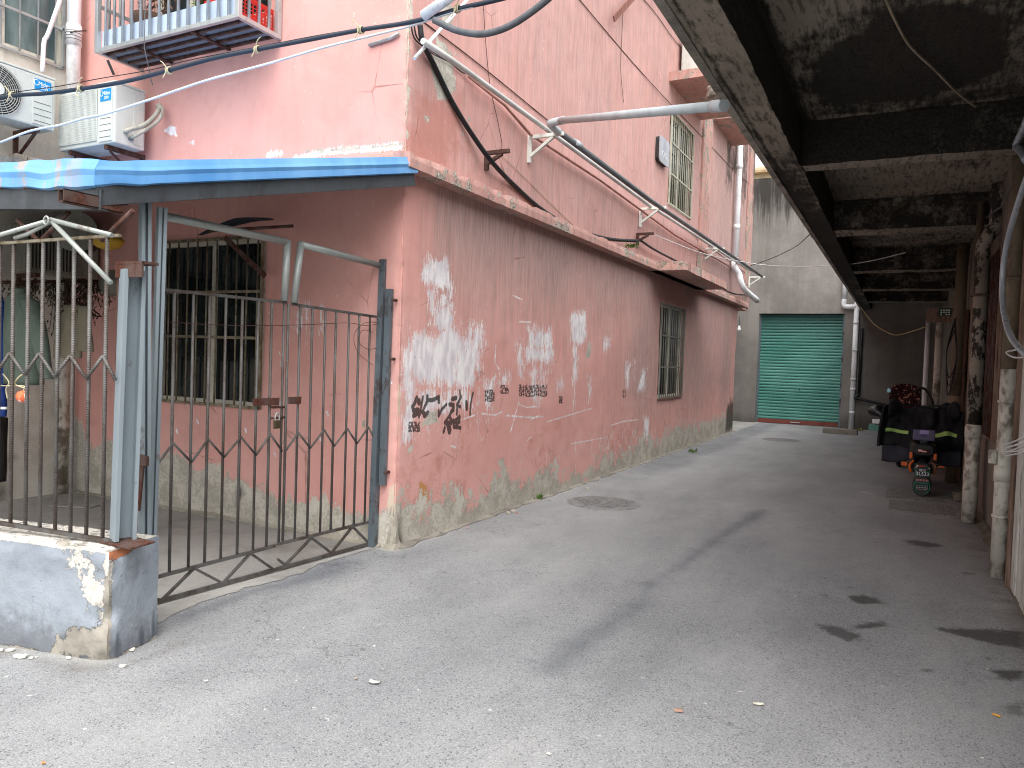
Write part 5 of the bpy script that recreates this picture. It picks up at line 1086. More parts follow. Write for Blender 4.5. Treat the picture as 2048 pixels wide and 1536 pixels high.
def crate():
    t = thing('plastic_crate', (-4.98, 4.46, bz+.045), 'red plastic lattice crate in the corner of the window cage', 'crate'); z0, z1 = bz+.05, bz+.25; x0, x1, y0, y1 = -5.2, -4.775, 4.3, 4.65; b = MB()
    b.mm(x0, x1, y0, y1, z0, z0+.01)
    for z in (z0, z1-.05): b.mm(x0, x1, y0, y0+.008, z, z+.035).mm(x0, x1, y1-.008, y1, z, z+.035).mm(x0, x0+.008, y0, y1, z, z+.035).mm(x1-.008, x1, y0, y1, z, z+.035)
    for i in range(11): x = x0+(x1-x0-.01)*i/10; b.mm(x, x+.009, y0+.001, y0+.007, z0, z1-.02).mm(x, x+.009, y1-.007, y1-.001, z0, z1-.02)
    for i in range(9): y = y0+(y1-y0-.01)*i/8; b.mm(x0+.001, x0+.007, y, y+.009, z0, z1-.02).mm(x1-.007, x1-.001, y, y+.009, z0, z1-.02)
    for z in np.linspace(z0+.05, z1-.06, 4): b.mm(x0, x1, y0+.002, y0+.006, z, z+.007).mm(x1-.006, x1-.002, y0, y1, z, z+.007)
    b.build('basket', plain('red_plastic', '#d8322a', .4), t)
crate()
def rough_pot(x, y, r, h, label, mat, leaf=None):
    t = thing('flower_pot', (x, y, bz+.042), label, 'flower pot', 'pots in the window cage'); rings = []
    for i in range(7): f = i/6; rr = r*(.75+.25*f); rings.append([(x+math.cos(a)*rr, y+math.sin(a)*rr, bz+.045+h*f) for a in np.linspace(0, 2*math.pi, 16, endpoint=False)])
    MB().loft(rings).build('pot', mat, t); b = MB()
    for i in range(170):
        a, q, z = rng.uniform(0, 6.28), rng.uniform(0, r*1.3), bz+h+rng.uniform(.02, .5); p = Vector((x+math.cos(a)*q, min(y+math.sin(a)*q*.6, 4.66), z)); d = Vector(rng.normal(size=3)).normalized()*.03; e = Vector(rng.normal(size=3)).normalized()*.012
        b.quads([p-d, p+e, p+d, p-e], [(0, 1, 2, 3)])
    b.build('foliage', leaf, t, recalc=False)
DRY = painted('dry_brown_leaf', '#6f5346', '#3d2b24', .8, .6, 20); GRNL = painted('green_leaf', '#5c7a34', '#33481f', .6, .5, 20)
rough_pot(-6.1, 4.47, .14, .3, 'dark brown woven pot with dry stems near the end of the window cage', painted('woven_brown', '#5a463c', '#2e221d', .9, .8, 60), DRY); rough_pot(-5.86, 4.47, .1, .16, 'tan pot with dry stems between the woven pot and the green plant', painted('tan_pot', '#a57c48', '#6d4f2c', .6, .5, 10), DRY); rough_pot(-5.5, 4.5, .09, .15, 'small pot with a green leafy plant in the middle of the window cage', ACG, GRNL); rough_pot(-5.3, 4.48, .1, .2, 'dark pot with reddish dry stems next to the red crate', painted('dark_pot', '#5f4a40', '#2a201b', .8, .6, 30), DRY)
MB().tube([(-5.74, 4.17, bz+.6), (-5.735, 4.16, bz-.1), on(305, 170, 'y', 4.16)], .004, 6).build('hanging_wire', GREYC, None, 0, 'thin grey wire hanging straight down in front of the window cage', 'wire')
# ================================================================== overhead cables
cy = lambda x: 3.6 if x < 0 else (3.55+.85*min(1, x/820) if x < 820 else 4.4-.0*x)
def cable(name, px, r, mat, label, yf=None, seg=8, n=8): return MB().tube(spline([on(x, y, 'y', (yf or cy)(x)) for x, y in px], n), r, seg).build(name, mat, None, 0, label, 'cable')
NAVY = plain('dark_blue_cable', '#2c3542', .45)
m = [(-40, 206), (0, 196), (40, 190), (90, 187), (160, 178), (250, 163), (340, 140), (430, 116), (520, 98), (620, 79), (720, 60), (800, 48), (860, 35), (920, 17), (985, 2), (1040, -12)]
cable('power_cable', m, .0165, NAVY, 'thick dark blue black cable sagging across the white air conditioners and the pink corner')
cable('thin_cable', [(-40, 200), (20, 186), (120, 172), (200, 157), (300, 140), (380, 120), (520, 93), (640, 70), (760, 50)], .0035, BLACKC, 'hair thin black wire strung just above the thick dark cable')
cable('white_cable', [(-40, 298), (0, 285), (60, 262), (120, 250), (170, 236), (210, 228), (300, 199), (400, 165), (470, 145), (545, 125), (640, 97), (740, 72), (820, 52), (880, 32), (930, 17), (975, 6), (1020, -8)], .009, WHITEC, 'white cable swinging below the thick dark cable across the pink facade')
for i, (x, y, where) in enumerate(((25, 190, 'in front of the round fan grille'), (162, 177, 'over the mesh fronted air conditioner'), (338, 141, 'below the flower pots of the window cage'), (515, 99, 'below the red crate'), (722, 60, 'between the window cage and the pink corner'), (915, 18, 'where the cables cross the white rod'))):
    b = MB(); c = on(x, y, 'y', cy(x)-.002)
    for k in range(3): b.tube([c+Vector((.012*(k-1)+.003*math.sin(a), .024*math.cos(a), .024*math.sin(a))) for a in np.linspace(0, 6.3, 14)], .0042, 5, caps=False)
    e = 1 if i % 2 else -1; b.tube(spline([c+Vector((0, -.02, .01)), c+Vector((.03*e, -.03, .05)), c+Vector((.06*e, -.03, .07))], 4), .004, 5).tube(spline([c+Vector((0, -.02, 0)), c+Vector((-.02, -.03, -.05)), c+Vector((.03, -.03, -.08)) if i == 1 else c+Vector((-.03, -.03, -.06))], 4), .004, 5)
    b.build('twine_tie', STRING, None, 0, 'knot of cream twine on the dark cable %s' % where, 'twine', 'twine knots on the cable')
xo = PX+.03
MB().tube(spline([on(x, y, 'y', 4.3) for x, y in ((868, 40), (905, 58), (935, 66), (965, 68), (1000, 60), (1035, 43), (1075, 15), (1110, -14))], 6), .022, 12).build('conduit_hose', painted('dark_grey_hose', '#5d6064', '#3a3c3f', .6, .5, 20), None, 0, 'thick dark grey corrugated conduit sagging in an arc near the pink corner', 'conduit')
MB().tube([on(846, 32, 'y', 4.35), on(900, -6, 'y', 4.35), on(930, -26, 'y', 4.35)], .036, 16).build('white_conduit', PVC, None, 0, 'thick white plastic conduit rising from the top of the pink corner', 'conduit')
MB().tube([on(829, 117, 'x', PX+.14), on(880, 60, 'x', PX+.14), on(945, -12, 'x', PX+.14)], .014, 10).build('white_rod', PVC, None, 0, 'slim white plastic rod leaning across the cables at the pink corner', 'rod')
b = MB(); st_ = [on(840, 50, 'x', xo+.04), on(846, 85, 'x', xo+.04), on(868, 130, 'x', xo), on(905, 205, 'x', xo), on(945, 270, 'x', xo+.02), on(985, 325, 'x', xo+.06), on(1030, 372, 'x', xo), on(1085, 420, 'x', xo), on(1150, 458, 'x', xo), (xo+.02, *on(1215, 478, 'x', xo)[1:]), on(1275, 482, 'x', xo+.1)]
b.tube(spline(st_, 8), .022, 10).build('drop_cable', BLACKC, None, 0, 'heavy black cable dropping from the pink corner and resting on the rusty brackets', 'cable')
MB().tube(spline([(lambda p: Vector((p.x, p.y, max(p.z, 3.055))))(on(x, y, 'x', xo+.05)) for x, y in ((1280, 480), (1310, 500), (1352, 522), (1400, 548), (1440, 575), (1470, 588), (1500, 590))], 6), .017, 8).build('drop_cable', BLACKC, None, 0, 'black cable sagging on along the ledge behind the broken slab', 'cable')
b = MB(); 
for dx in (0, 6): b.tube(spline([on(x+dx, y, 'x', xo) for x, y in ((822, 50), (828, 75), (845, 92), (870, 110), (900, 125), (925, 145), (945, 148))], 5), .006, 6)
b.build('thin_cable', BLACKC, None, 0, 'two thin black cables looping behind the heavy black cable at the corner', 'cable')
MB().tube([on(720+x, y, 'y', PY-.02) for x, y in ((18, 90), (60, 77), (78, 66))], .016, 4).build('flat_anchor', ALU, None, 0, 'flat perforated steel anchor bolted to the pink facade at the corner', 'anchor')
WR = lambda px, name, label, off=.012, r=.005, mat=BROWNC: MB().tube(spline([on(x, y, 'x', PX+off) for x, y in px], 4), r, 6).build(name, mat, None, 0, label, 'wire')
WR([(845, 42), (960, 130), (1095, 240), (1250, 365), (1380, 465), (1480, 538), (1515, 566)], 'wall_wire', 'long brown wire running just above the pipes on the pink wall')
WR([(1150, -12), (1200, 48), (1270, 130), (1345, 212), (1420, 290), (1472, 345), (1505, 372)], 'wall_wire', 'brown wire slanting down past the upper barred window')
WR([(1270, -20), (1310, 25), (1345, 75), (1365, 97)], 'wall_wire', 'thin wire slanting down beside the upper canopy slab')
WR([(966, -5), (971, 80), (980, 170), (995, 240), (1004, 290), (999, 303)], 'loose_wire', 'thin loose wire hanging onto the nearer rusty bracket', .02, .003)
WR([(1246, 22), (1242, 110), (1242, 150), (1247, 205)], 'loose_wire', 'thin loose wire hanging from the rusty plate high on the pink wall', .02, .003)
WR([(1005, 310), (1060, 365), (1100, 405), (1160, 462), (1200, 488)], 'loose_wire', 'thin pale wire slanting behind the heavy black cable', .015, .003, STRING)
a, c = on(1228, 38, 'x', PX+.1), on(1268, -6, 'x', PX+.1); MB().bar(a, c, .07, .02, (1, 0, 0)).build('rusty_plate', painted('brown_plate', '#8a5a4e', '#5a3a33', .7, .5, 10), None, 0, 'rusty brown flat plate jutting high on the pink wall', 'plate')
# pipes on brackets
def zline(x): return lambda p: on(p[0], p[1], 'x', x)
L = zline(PX+.17); MB().tube([L(p) for p in ((846, 82), (900, 118), (934, 142), (1080, 249), (1295, 408), (1465, 519), (1500, 541))], .024, 12).build('wall_pipe', rusty('steel_pipe', '#c6c4c0', amt=.3, rough=.35, metal=.15, lo=.6, hi=.7), None, 0, 'pale steel pipe running along the pink wall on white brackets, inside the dark pipe', 'pipe')
L2 = zline(PX+.05); MB().tube([L2(p) for p in ((935, 150), (1010, 210), (1060, 268), (1200, 360), (1350, 470), (1480, 545))], .016, 8).build('wall_pipe', painted('pink_painted_pipe', '#b98a80', '#6d4b45', .6, .5, 8), None, 0, 'thin pink painted pipe close against the wall below the steel pipes', 'pipe')
L3 = zline(PX+.34); gt = thing('grey_pipe', L3((1108, 252)), 'dark grey plastic pipe crossing the alley and turning along the pink wall brackets', 'pipe')
eb = L3((1100, 246)); far_e = L3((1524, 553)); nb_ = on(1447, 211, 'x', BX0+.02)
MB().tube([eb+Vector((0, .12, -.02)), L3((1300, 400)), far_e], .03, 14).build('wall_run', painted('dark_grey_pipe', '#5a5d60', '#38393b', .4, .4, 8), gt); MB().tube([eb+Vector((.1, 0, .01)), nb_], .032, 16).build('cross_run', PVCG, gt)
MB().tube(spline([eb+Vector((.16, 0, .012)), eb+Vector((.02, 0, .0)), eb+Vector((0, .03, -.01)), eb+Vector((0, .2, -.03))], 5), .037, 14).build('elbow', PVCG, gt); v = (nb_-eb).normalized(); MB().cyl(nb_-v*.12, nb_+v*.01, .037, 16).build('collar', PVCG, gt)
v = (far_e-eb).normalized(); MB().cyl(L3((1148, 284)), L3((1160, 292)), .037, 14).build('collar', PVCG, gt)
def bracket(px, py, reach, h, mat, label, name='wall_bracket', group='white wall brackets'):
    p = on(px, py, 'x', PX); w = .035; y = p.y; z = p.z; t = thing(name, (PX, y, z-h), label, 'bracket', group)
    MB().mm(PX+.002, PX+.04, y-w/2, y+w/2, z-h, z).build('upright', mat, t, .003); MB().mm(PX+.041, PX+reach, y-w/2, y+w/2, z-.035, z).build('arm', mat, t, .003); MB().bar((PX+.03, y, z-h+.06), (PX+reach*.72, y, z-.036), .03, .03, (0, 1, 0)).build('brace', mat, t, .003); return t
b1_ = bracket(1056, 272, .39, .27, BRKT, 'white angle bracket carrying the pipes where the grey pipe turns across the alley'); p1 = b1_.location.copy()
for (px, py), lb in (((1279, 416), 'white angle bracket under the upper barred window'), ((1407, 496), 'white angle bracket above the broken slab'), ((1497, 553), 'white angle bracket holding the far end of the pipes')):
    q = on(px, py, 'x', PX); copy_tree(b1_, (0, q.y-p1.y, q.z-.27-p1.z), lb)
rb = bracket(970, 303, .25, .17, RUST, 'rusty angle bracket holding the heavy black cable nearer the corner', group='rusty wall brackets'); r1 = rb.location.copy(); q = on(1273, 466, 'x', PX); copy_tree(rb, (0, q.y-r1.y, q.z-.17-r1.z), 'rusty angle bracket holding the heavy black cable below a white bracket')
# white downpipe at the far end of the pink wall
W_ = zline(PX+.1); t = thing('downpipe', W_((1470, 515)), 'white plastic drainpipe at the far end of the pink wall, kinking outward over the ledge', 'pipe'); tpz = W_((1481, 240)); bpz = W_((1471, 514))
MB().cyl((PX+.1, bpz.y, bpz.z), (PX+.1, bpz.y, 6.6), .062, 16).build('pipe', PVC, t)
MB().tube(spline([W_((1471, 518)), W_((1468, 532)), on(1478, 548, 'x', PX+.2), on(1482, 565, 'x', PX+.25), on(1490, 580, 'x', PX+.3), on(1514, 601, 'x', PX+.42)], 5), .066, 14).build('elbow', PVC, t)
for z in (bpz.z+.6, bpz.z+1.9): MB().cyl((PX+.1, bpz.y, z), (PX+.1, bpz.y, z+.1), .07, 16).build('collar', PVC, t)
# plaque, lamp, bulb
pq = on(1318, 298, 'x', PX); t = thing('house_plaque', (PX, pq.y, pq.z-.35), 'rounded silver grey number plaque beside the upper barred window', 'plaque')
def rrect(y0, y1, z0, z1, r, x):
    o = []
    for cy_, cz_, a0 in ((y1-r, z1-r, 0), (y0+r, z1-r, 90), (y0+r, z0+r, 180), (y1-r, z0+r, 270)): o += [(x, cy_+r*math.cos(R(a0+k*18)), cz_+r*math.sin(R(a0+k*18))) for k in range(6)]
    return o
yA, yB = on(1310, 300, 'x', PX).y, on(1330, 300, 'x', PX).y; zA, zB = on(1310, 322, 'x', PX).z, on(1310, 268, 'x', PX).z
MB().prism(rrect(yA, yB, zA, zB, .06, PX+.06), (.012, 0, 0)).build('face', painted('silver_plate', '#a9aab0', '#7d7f86', .35, .5, 3, metal=.4), t, .002); MB().prism(rrect(yA+.01, yB-.01, zA+.01, zB-.01, .06, PX+.002), (.058, 0, 0)).build('backing', ACD, t)
textmesh('00', t, painted('pale_number', '#c9cace', rough=.5), (PX+.0735, (yA+yB)/2, zA+(zB-zA)*.36), (0, 1, 0), (0, 0, 1), (zB-zA)*.26, width=(yB-yA)*.5)
lp = on(1428, 187, 'x', -2.2); t = thing('lamp', lp, 'small cream lamp shade hanging below the upper canopy slab', 'lamp'); MB().loft([[(lp.x+math.cos(a)*r_, lp.y+math.sin(a)*r_, lp.z+z) for a in np.linspace(0, 6.283, 16, endpoint=False)] for r_, z in ((.1, -.05), (.075, .05), (.09, .06), (.09, .075), (.02, .08), (.012, .22))]).build('shade', PVCD, t)
bp = on(1478, 658, 'x', PX+.25); t = thing('bare_bulb', bp, 'bare white bulb dangling at the far end of the pink wall', 'bulb'); MB().tube([bp+Vector((0, 0, .28)), bp+Vector((0, 0, .05))], .005, 6).build('cord', BLACKC, t); MB().loft([[(bp.x+math.cos(a)*r_, bp.y+math.sin(a)*r_, bp.z+z) for a in np.linspace(0, 6.283, 12, endpoint=False)] for r_, z in ((.002, -.05), (.03, -.04), (.04, -.01), (.03, .02), (.02, .05), (.02, .07))]).build('globe', LET, t)
u = on(1378, 132, 'x', -3.0); t = thing('ac_casing', (u.x, 12.2, 6.07), 'pale cabinet with a teal side standing on the upper canopy slab', 'cabinet'); MB().mm(-3.38, -2.85, 12.0, 12.06, 6.07, 6.75).mm(-3.38, -3.3, 12.06, 12.8, 6.07, 6.75).build('frame', ACW, t, .02); MB().mm(-3.3, -2.87, 12.06, 12.8, 6.075, 6.7).build('side', painted('teal_panel', '#5d8894', '#3d5f68', .5, .4, 4), t)
# long wires over the alley
MB().tube(spline([W_((1310, 470)), on(1400, 505, 'x', -3.0), on(1465, 520, 'x', -2.9), on(1530, 530, 'y', 15), on(1600, 533, 'y', 14), on(1680, 530, 'y', 13), on(1740, 522, 'z', 3.0), on(1812, 505, 'z', 3.03)], 6), .006, 6).build('span_wire', WHITEC, None, 0, 'pale wire sagging across the alley from the pink wall to the overhang beam', 'wire')
MB().tube(spline([on(1500, 532, 'x', PX+.3), on(1545, 516, 'y', 17), on(1590, 494, 'y', 16), on(1624, 465, 'x', BX0)], 6), .007, 6).build('span_wire', BLACKC, None, 0, 'dark wire rising across the grey far wall to the overhang', 'wire')
MB().tube(spline([on(1720, 612, 'y', 20), on(1745, 645, 'y', 18), on(1775, 665, 'y', 16), on(1795, 670, 'y', 15), on(1820, 664, 'y', 14), on(1853, 653, 'y', 12.8)], 6), .008, 6).build('span_wire', painted('yellowish_wire', '#b3a56a', rough=.6), None, 0, 'yellowish wire drooping to the board sign under the overhang', 'wire')
# ================================================================== laundry and clutter in the yard
def garment(name, label, cat, mat, c, w, d, z0, z1, n=24, prof=None, seed=0, ax=Vector((1, 0, 0)), fold=.02):
    nx = ax.normalized(); ny = Vector((-nx.y, nx.x, 0)); rings = []
    for i in range(n+1):
        f = i/n; z = z0+(z1-z0)*f; s = prof(f) if prof else 1; ring = []
        for k in range(28):
            a = 2*math.pi*k/28; q = 1+fold/.1*.35*mnoise.noise(Vector((math.cos(a)*2.4+seed, math.sin(a)*2.4, z*1.6)))+.12*mnoise.noise(Vector((math.cos(a)*6, math.sin(a)*6+seed, z*2.5)))
            ring.append(Vector(c)*1+nx*math.cos(a)*w/2*s*q+ny*math.sin(a)*d/2*s*q+Vector((0, 0, z-c[2]+.01*mnoise.noise(Vector((a*2, z*3, seed))))))
        rings.append(ring)
    return MB().loft(rings).build(name, mat, None, 0, label, cat)
CL = lambda n_, c, dk: painted(n_, c, dk, .9, .5, 9, stretch=(1, 1, .3), bumpy=.3)
jc = on(55, 690, 'y', 2.75); t = thing('jacket', (jc.x, 2.75, 1.3), 'dark olive green jacket hanging on the line behind the rebar fence', 'jacket'); GJ = CL('olive_cloth', '#4f5a50', '#2c342e')
def lofts(pts, rs, mat, name, par, flat=.5):
    rings = []; P_ = spline(pts, 6); rr = np.interp(np.linspace(0, 1, len(P_)), np.linspace(0, 1, len(rs)), rs)
    for i, (p, r_) in enumerate(zip(P_, rr)):
        rings.append([p+Vector((math.cos(a)*r_*(1+.22*mnoise.noise(Vector((math.cos(a)*3, p.z*7, r_*9)))), math.sin(a)*r_*flat, .0)) for a in np.linspace(0, 2*math.pi, 20, endpoint=False)])
    return MB().loft(rings).build(name, mat, par)
Q = lambda x, y, Y=2.75: on(x, y, 'y', Y)
lofts([Q(40, 583), Q(40, 600), Q(44, 650), Q(46, 710), Q(46, 768)], [.05, .12, .15, .16, .165], GJ, 'body', t); lofts([Q(58, 600), Q(70, 640), Q(82, 690), Q(90, 740), Q(97, 758)], [.06, .062, .055, .045, .035], GJ, 'sleeve', t, .8); lofts([Q(40, 578), Q(40, 590)], [.055, .06], GJ, 'collar', t, .9)
bl = Q(2, 700, 2.7); t = thing('blue_garment', (bl.x, 2.7, .9), 'deep blue garment with a white hem band hanging at the fence edge', 'clothing'); lofts([Q(-8, 580, 2.7), Q(-8, 620, 2.7), Q(-6, 720, 2.7), Q(-5, 812, 2.7)], [.05, .09, .085, .085], CL('blue_cloth', '#16306e', '#0c1a40'), 'cloth', t, .4); lofts([Q(-5, 812, 2.7), Q(-5, 817, 2.7)], [.087, .087], LET, 'band', t, .42); lofts([Q(-5, 818, 2.7), Q(-5, 832, 2.7)], [.087, .08], CL('blue_cloth_b', '#16306e', '#0c1a40'), 'hem', t, .42)
lofts([Q(-2, 835, 3.6), Q(-2, 890, 3.6), Q(-1, 962, 3.6)], [.09, .08, .07], DARK, 'dark_bag', None, .6); tag(bpy.data.objects['dark_bag'], 'dark bag standing on the yard floor below the blue garment', 'bag')
tc = Q(145, 665, 3.9); t = thing('trousers', (tc.x, 3.9, 1.5), 'beige trousers folded over the line behind the rebar fence', 'trousers'); BG = CL('beige_cloth', '#8d8674', '#5b5546')
lofts([Q(142, 610, 3.9), Q(140, 640, 3.9), Q(136, 690, 3.9), Q(134, 716, 3.9)], [.12, .15, .17, .18], BG, 'leg', t, .3); lofts([Q(166, 612, 3.85), Q(168, 650, 3.85), Q(171, 690, 3.85), Q(172, 703, 3.85)], [.05, .085, .09, .09], BG, 'pocket', t, .3)
ob = on(46, 793, 'y', 2.2); t = thing('orange_ornament', ob, 'orange pink round ornament tied with string to the rebar fence', 'ornament'); MB().loft([[(ob.x+math.cos(a)*r_*(1+.06*math.sin(a*5)), 2.2+math.sin(a)*r_, ob.z+z) for a in np.linspace(0, 6.283, 20, endpoint=False)] for r_, z in ((.004, -.03), (.02, -.027), (.031, -.008), (.031, .008), (.022, .024), (.004, .03))]).build('ball', painted('orange_plastic', '#e2683f', '#f0d0c4', .5, .9, 25, lo=.55, hi=.62), t)
MB().tube(spline([on(x, y, 'y', 2.2) for x, y in ((45, 786), (49, 776), (46, 772), (20, 772), (0, 771))], 4), .0035, 5).tube(spline([on(x, y, 'y', 2.2) for x, y in ((49, 776), (30, 768), (40, 752), (55, 746))], 4), .0035, 5).tube(spline([on(x, y, 'y', 2.2) for x, y in ((6, 748), (18, 765), (12, 778), (15, 798))], 4), .0035, 5).build('string', STRING, t)
# line pole with dried leafy twigs
pa, pb = on(-20, 565, 'y', 3.2), on(200, 562, 'y', 4.3); MB().cyl(pa, pb, .014, 8).build('drying_pole', RUST, None, 0, 'horizontal pole under the roof that carries the dried twigs and laundry', 'pole')
for k, (u0, u1, lb, cnt, ln) in enumerate(((.05, .5, 'bunch of dried dark leafy twigs over the olive jacket', 230, .2), (.5, .98, 'tangle of dried twigs and leaves over the beige trousers', 420, .42))):
    t = thing('dried_twigs', pa.lerp(pb, (u0+u1)/2), lb, 'dried plant', 'dried twigs on the pole'); b, s_ = MB(), MB()
    for i in range(cnt//6):
        p = pa.lerp(pb, rng.uniform(u0, u1)); q = p+Vector((rng.normal()*.1, rng.normal()*.06, -abs(rng.normal())*ln*.55)); s_.tube([p, p.lerp(q, .5)+Vector(rng.normal(size=3)*.02), q], .003, 4)
        for j in range(6):
            c = p.lerp(q, rng.uniform(.1, 1))+Vector(rng.normal(size=3)*.03); d = Vector((rng.normal()*.5, rng.normal()*.5, -1)).normalized()*rng.uniform(.02, .045); e = Vector(rng.normal(size=3)).normalized()*.01; b.quads([c, c+d*.5+e, c+d, c+d*.5-e], [(0, 1, 2, 3)])
    b.build('leaves', painted('dried_leaf_%d' % k, '#4a4434', '#241f17', .8, .6, 20), t, recalc=False); s_.build('stems', painted('dried_stem_%d' % k, '#3d3226', rough=.8), t)
b = MB(); hc = on(160, 612, 'y', 4.1)
for k in range(9): b.tube(spline([hc+Vector((math.cos(a+k)*.2*rng.uniform(.6, 1), math.sin(a)*.1, math.sin(a+k*.6)*.09)) for a in np.linspace(0, 6, 9)], 4), .004, 5)
b.build('wire_coil', RUST, None, 0, 'tangled loop of stiff wire hanging among the dried twigs', 'wire')
yb_ = on(216, 487, 'y', 3.6); MB().loft([[(yb_.x+math.cos(a)*r_, 3.6+math.sin(a)*r_*.8, yb_.z+z) for a in np.linspace(0, 6.283, 18, endpoint=False)] for r_, z in ((.02, -.05), (.09, -.03), (.12, .0), (.13, .02), (.11, .045), (.02, .06))]).build('yellow_hat', painted('yellow_plastic', '#b9932c', '#6a5216', .5, .4, 10), None, 0, 'yellow plastic hard hat hanging behind the top of the fence', 'hat')
jb = on(225, 572, 'y', 4.3); MB().loft([[(jb.x+math.cos(a)*r_, 4.3+math.sin(a)*r_, jb.z+z) for a in np.linspace(0, 6.283, 18, endpoint=False)] for r_, z in ((.03, -.09), (.1, -.06), (.11, 0), (.11, .06), (.05, .08), (.045, .14))]).build('white_jug', ACG, None, 0, 'off white plastic jug hung on the wall behind the fence post', 'jug')
ub = on(478, 448, 'y', 4.45); lofts([on(400, 470, 'y', 4.45), on(440, 455, 'y', 4.45), on(490, 440, 'y', 4.45), on(530, 438, 'y', 4.45)], [.02, .06, .1, .07], CL('navy_cloth', '#232a33', '#12161b'), 'rolled_tarp', None, .9); tag(bpy.data.objects['rolled_tarp'], 'dark navy rolled tarp lying on the pole above the barred yard window', 'tarp')
MB().cyl(on(420, 462, 'y', 4.42), on(585, 452, 'y', 4.42), .013, 8).build('iron_rod', RUST, None, 0, 'rusty rod sticking out of the wall over the barred yard window', 'rod')
a, c = on(450, 475, 'y', 4.6), on(530, 552, 'y', 4.6); MB().bar(a, c, .045, .012, (0, 1, 0)).build('flat_brace', RUST, None, 0, 'rusty flat bar slanting across the upper part of the yard window', 'bar')
pz = on(140, 1008, 'z', .006); MB().box((pz.x+.1, pz.y, .012), (.4, .22, .012), Matrix.Rotation(.4, 3, 'Z')).build('floor_board', YARD, None, .003, 'pale flat board lying on the yard floor by the plastic drainpipe', 'board')
bh = [on(95, 975, 'z', .01), on(118, 860, 'y', 4.5)]; MB().cyl(bh[0], bh[1], .014, 8).build('broom_handle', DARK, None, 0, 'dark stick leaning in the yard corner beside the plastic drainpipe', 'stick')
# ================================================================== electric scooter with winter apron
SX, SY = .27, 10.55
BLK = painted('black_fabric', '#15161a', '#0b0b0d', .75, .3, 6, bumpy=.4); LIME = plain('lime_reflective', '#b3d879', .4); PURP = painted('purple_grey_lining', '#37363f', '#332f40', .7, .3, 5); LAV = plain('lavender_vinyl', '#57516f', .5); ORG = plain('orange_lens', '#d9672a', .3); REDL = plain('red_lens', '#b5382f', .25); BPL = plain('black_plastic', '#1a1b1d', .45); GPL = plain('green_plate', '#1c5a45', .4); TYRE = plain('tyre_rubber', '#161616', .9); PNKL = plain('pink_print_and_glint', '#e8b4ac', .4)
sct = thing('electric_scooter', (SX, SY, 0), 'electric scooter seen from behind with a black winter apron, lime strips and a green plate', 'scooter')
S = lambda x, y, z: Vector((SX+x, SY+y, z))
def wheel(par, y, r=.22):
    b = MB(); rings = []
    for k in range(33):
        a = 2*math.pi*k/32; rings.append([S(.045*math.cos(q), y+math.cos(a)*(r-.04+.04*math.sin(q)), r+math.sin(a)*(r-.04+.04*math.sin(q))) for q in np.linspace(0, 2*math.pi, 10, endpoint=False)])
    w_ = b.loft(rings, caps=False).build('wheel', TYRE, par); MB().cyl(S(-.05, y, r), S(.05, y, r), r*.55, 20).build('rim', BPL, w_)
wheel(sct, .05); wheel(sct, 1.25)
rg = []
for y, w_, z0, z1 in ((-.12, .1, .5, .62), (-.02, .13, .46, .64), (.2, .15, .44, .66), (.5, .14, .42, .66), (.62, .1, .3, .62)): rg.append([S(w_*math.copysign(abs(math.cos(a))**.6, math.cos(a)), y, (z0+z1)/2+(z1-z0)/2*math.copysign(abs(math.sin(a))**.6, math.sin(a))) for a in np.linspace(0, 2*math.pi, 20, endpoint=False)])
MB().loft(rg).build('body', BPL, sct); MB().loft([[S(.13*math.cos(a)*k, y, z+.045*math.sin(a)) for a in np.linspace(0, 6.283, 18, endpoint=False)] for y, z, k in ((.05, .69, .5), (.1, .7, 1), (.4, .7, 1.05), (.62, .69, .8))]).build('seat', BLK, sct)
MB().mm(SX-.14, SX+.14, SY+.4, SY+1.0, .22, .27).build('footboard', BPL, sct, .01)
MB().tube(spline([S(0, 1.22, .3), S(0, 1.1, .6), S(0, .98, .95), S(0, .95, 1.05)], 5), .05, 10).build('steering_column', BPL, sct); MB().tube(spline([S(-.34, .84, 1.04), S(-.2, .92, 1.07), S(0, .95, 1.05), S(.2, .92, 1.07), S(.34, .84, 1.04)], 5), .016, 8).build('handlebar', BPL, sct)
# backrest box
bk_ = MB().box(S(0, .0, .735), (.24, .07, .135)).build('backrest', LAV, sct, .02); MB().box(S(0, -.037, .775), (.1, .003, .045)).build('patch', plain('pale_lavender', '#9a8cc0', .5), bk_); b = MB()
for x in (-.022, -.005, .015, .03): b.box(S(x, -.037, .725), (.012, .004, .02))
b.build('lettering', plain('dark_purple', '#2c2058', .5), bk_); MB().box(S(0, .0, .63), (.08, .05, .09)).build('backrest_stem', BPL, sct)
tl = MB().box(S(-.0, -.12, .545), (.13, .05, .05)).build('tail_light', plain('dark_red_lens', '#4d1a17', .25), sct, .015); MB().box(S(-.035, -.148, .555), (.045, .006, .026)).box(S(.01, -.148, .547), (.045, .006, .018)).build('lens_highlight', PNKL, tl, .003)  # pink boxes are the highlight on the red lens, painted as solid pieces
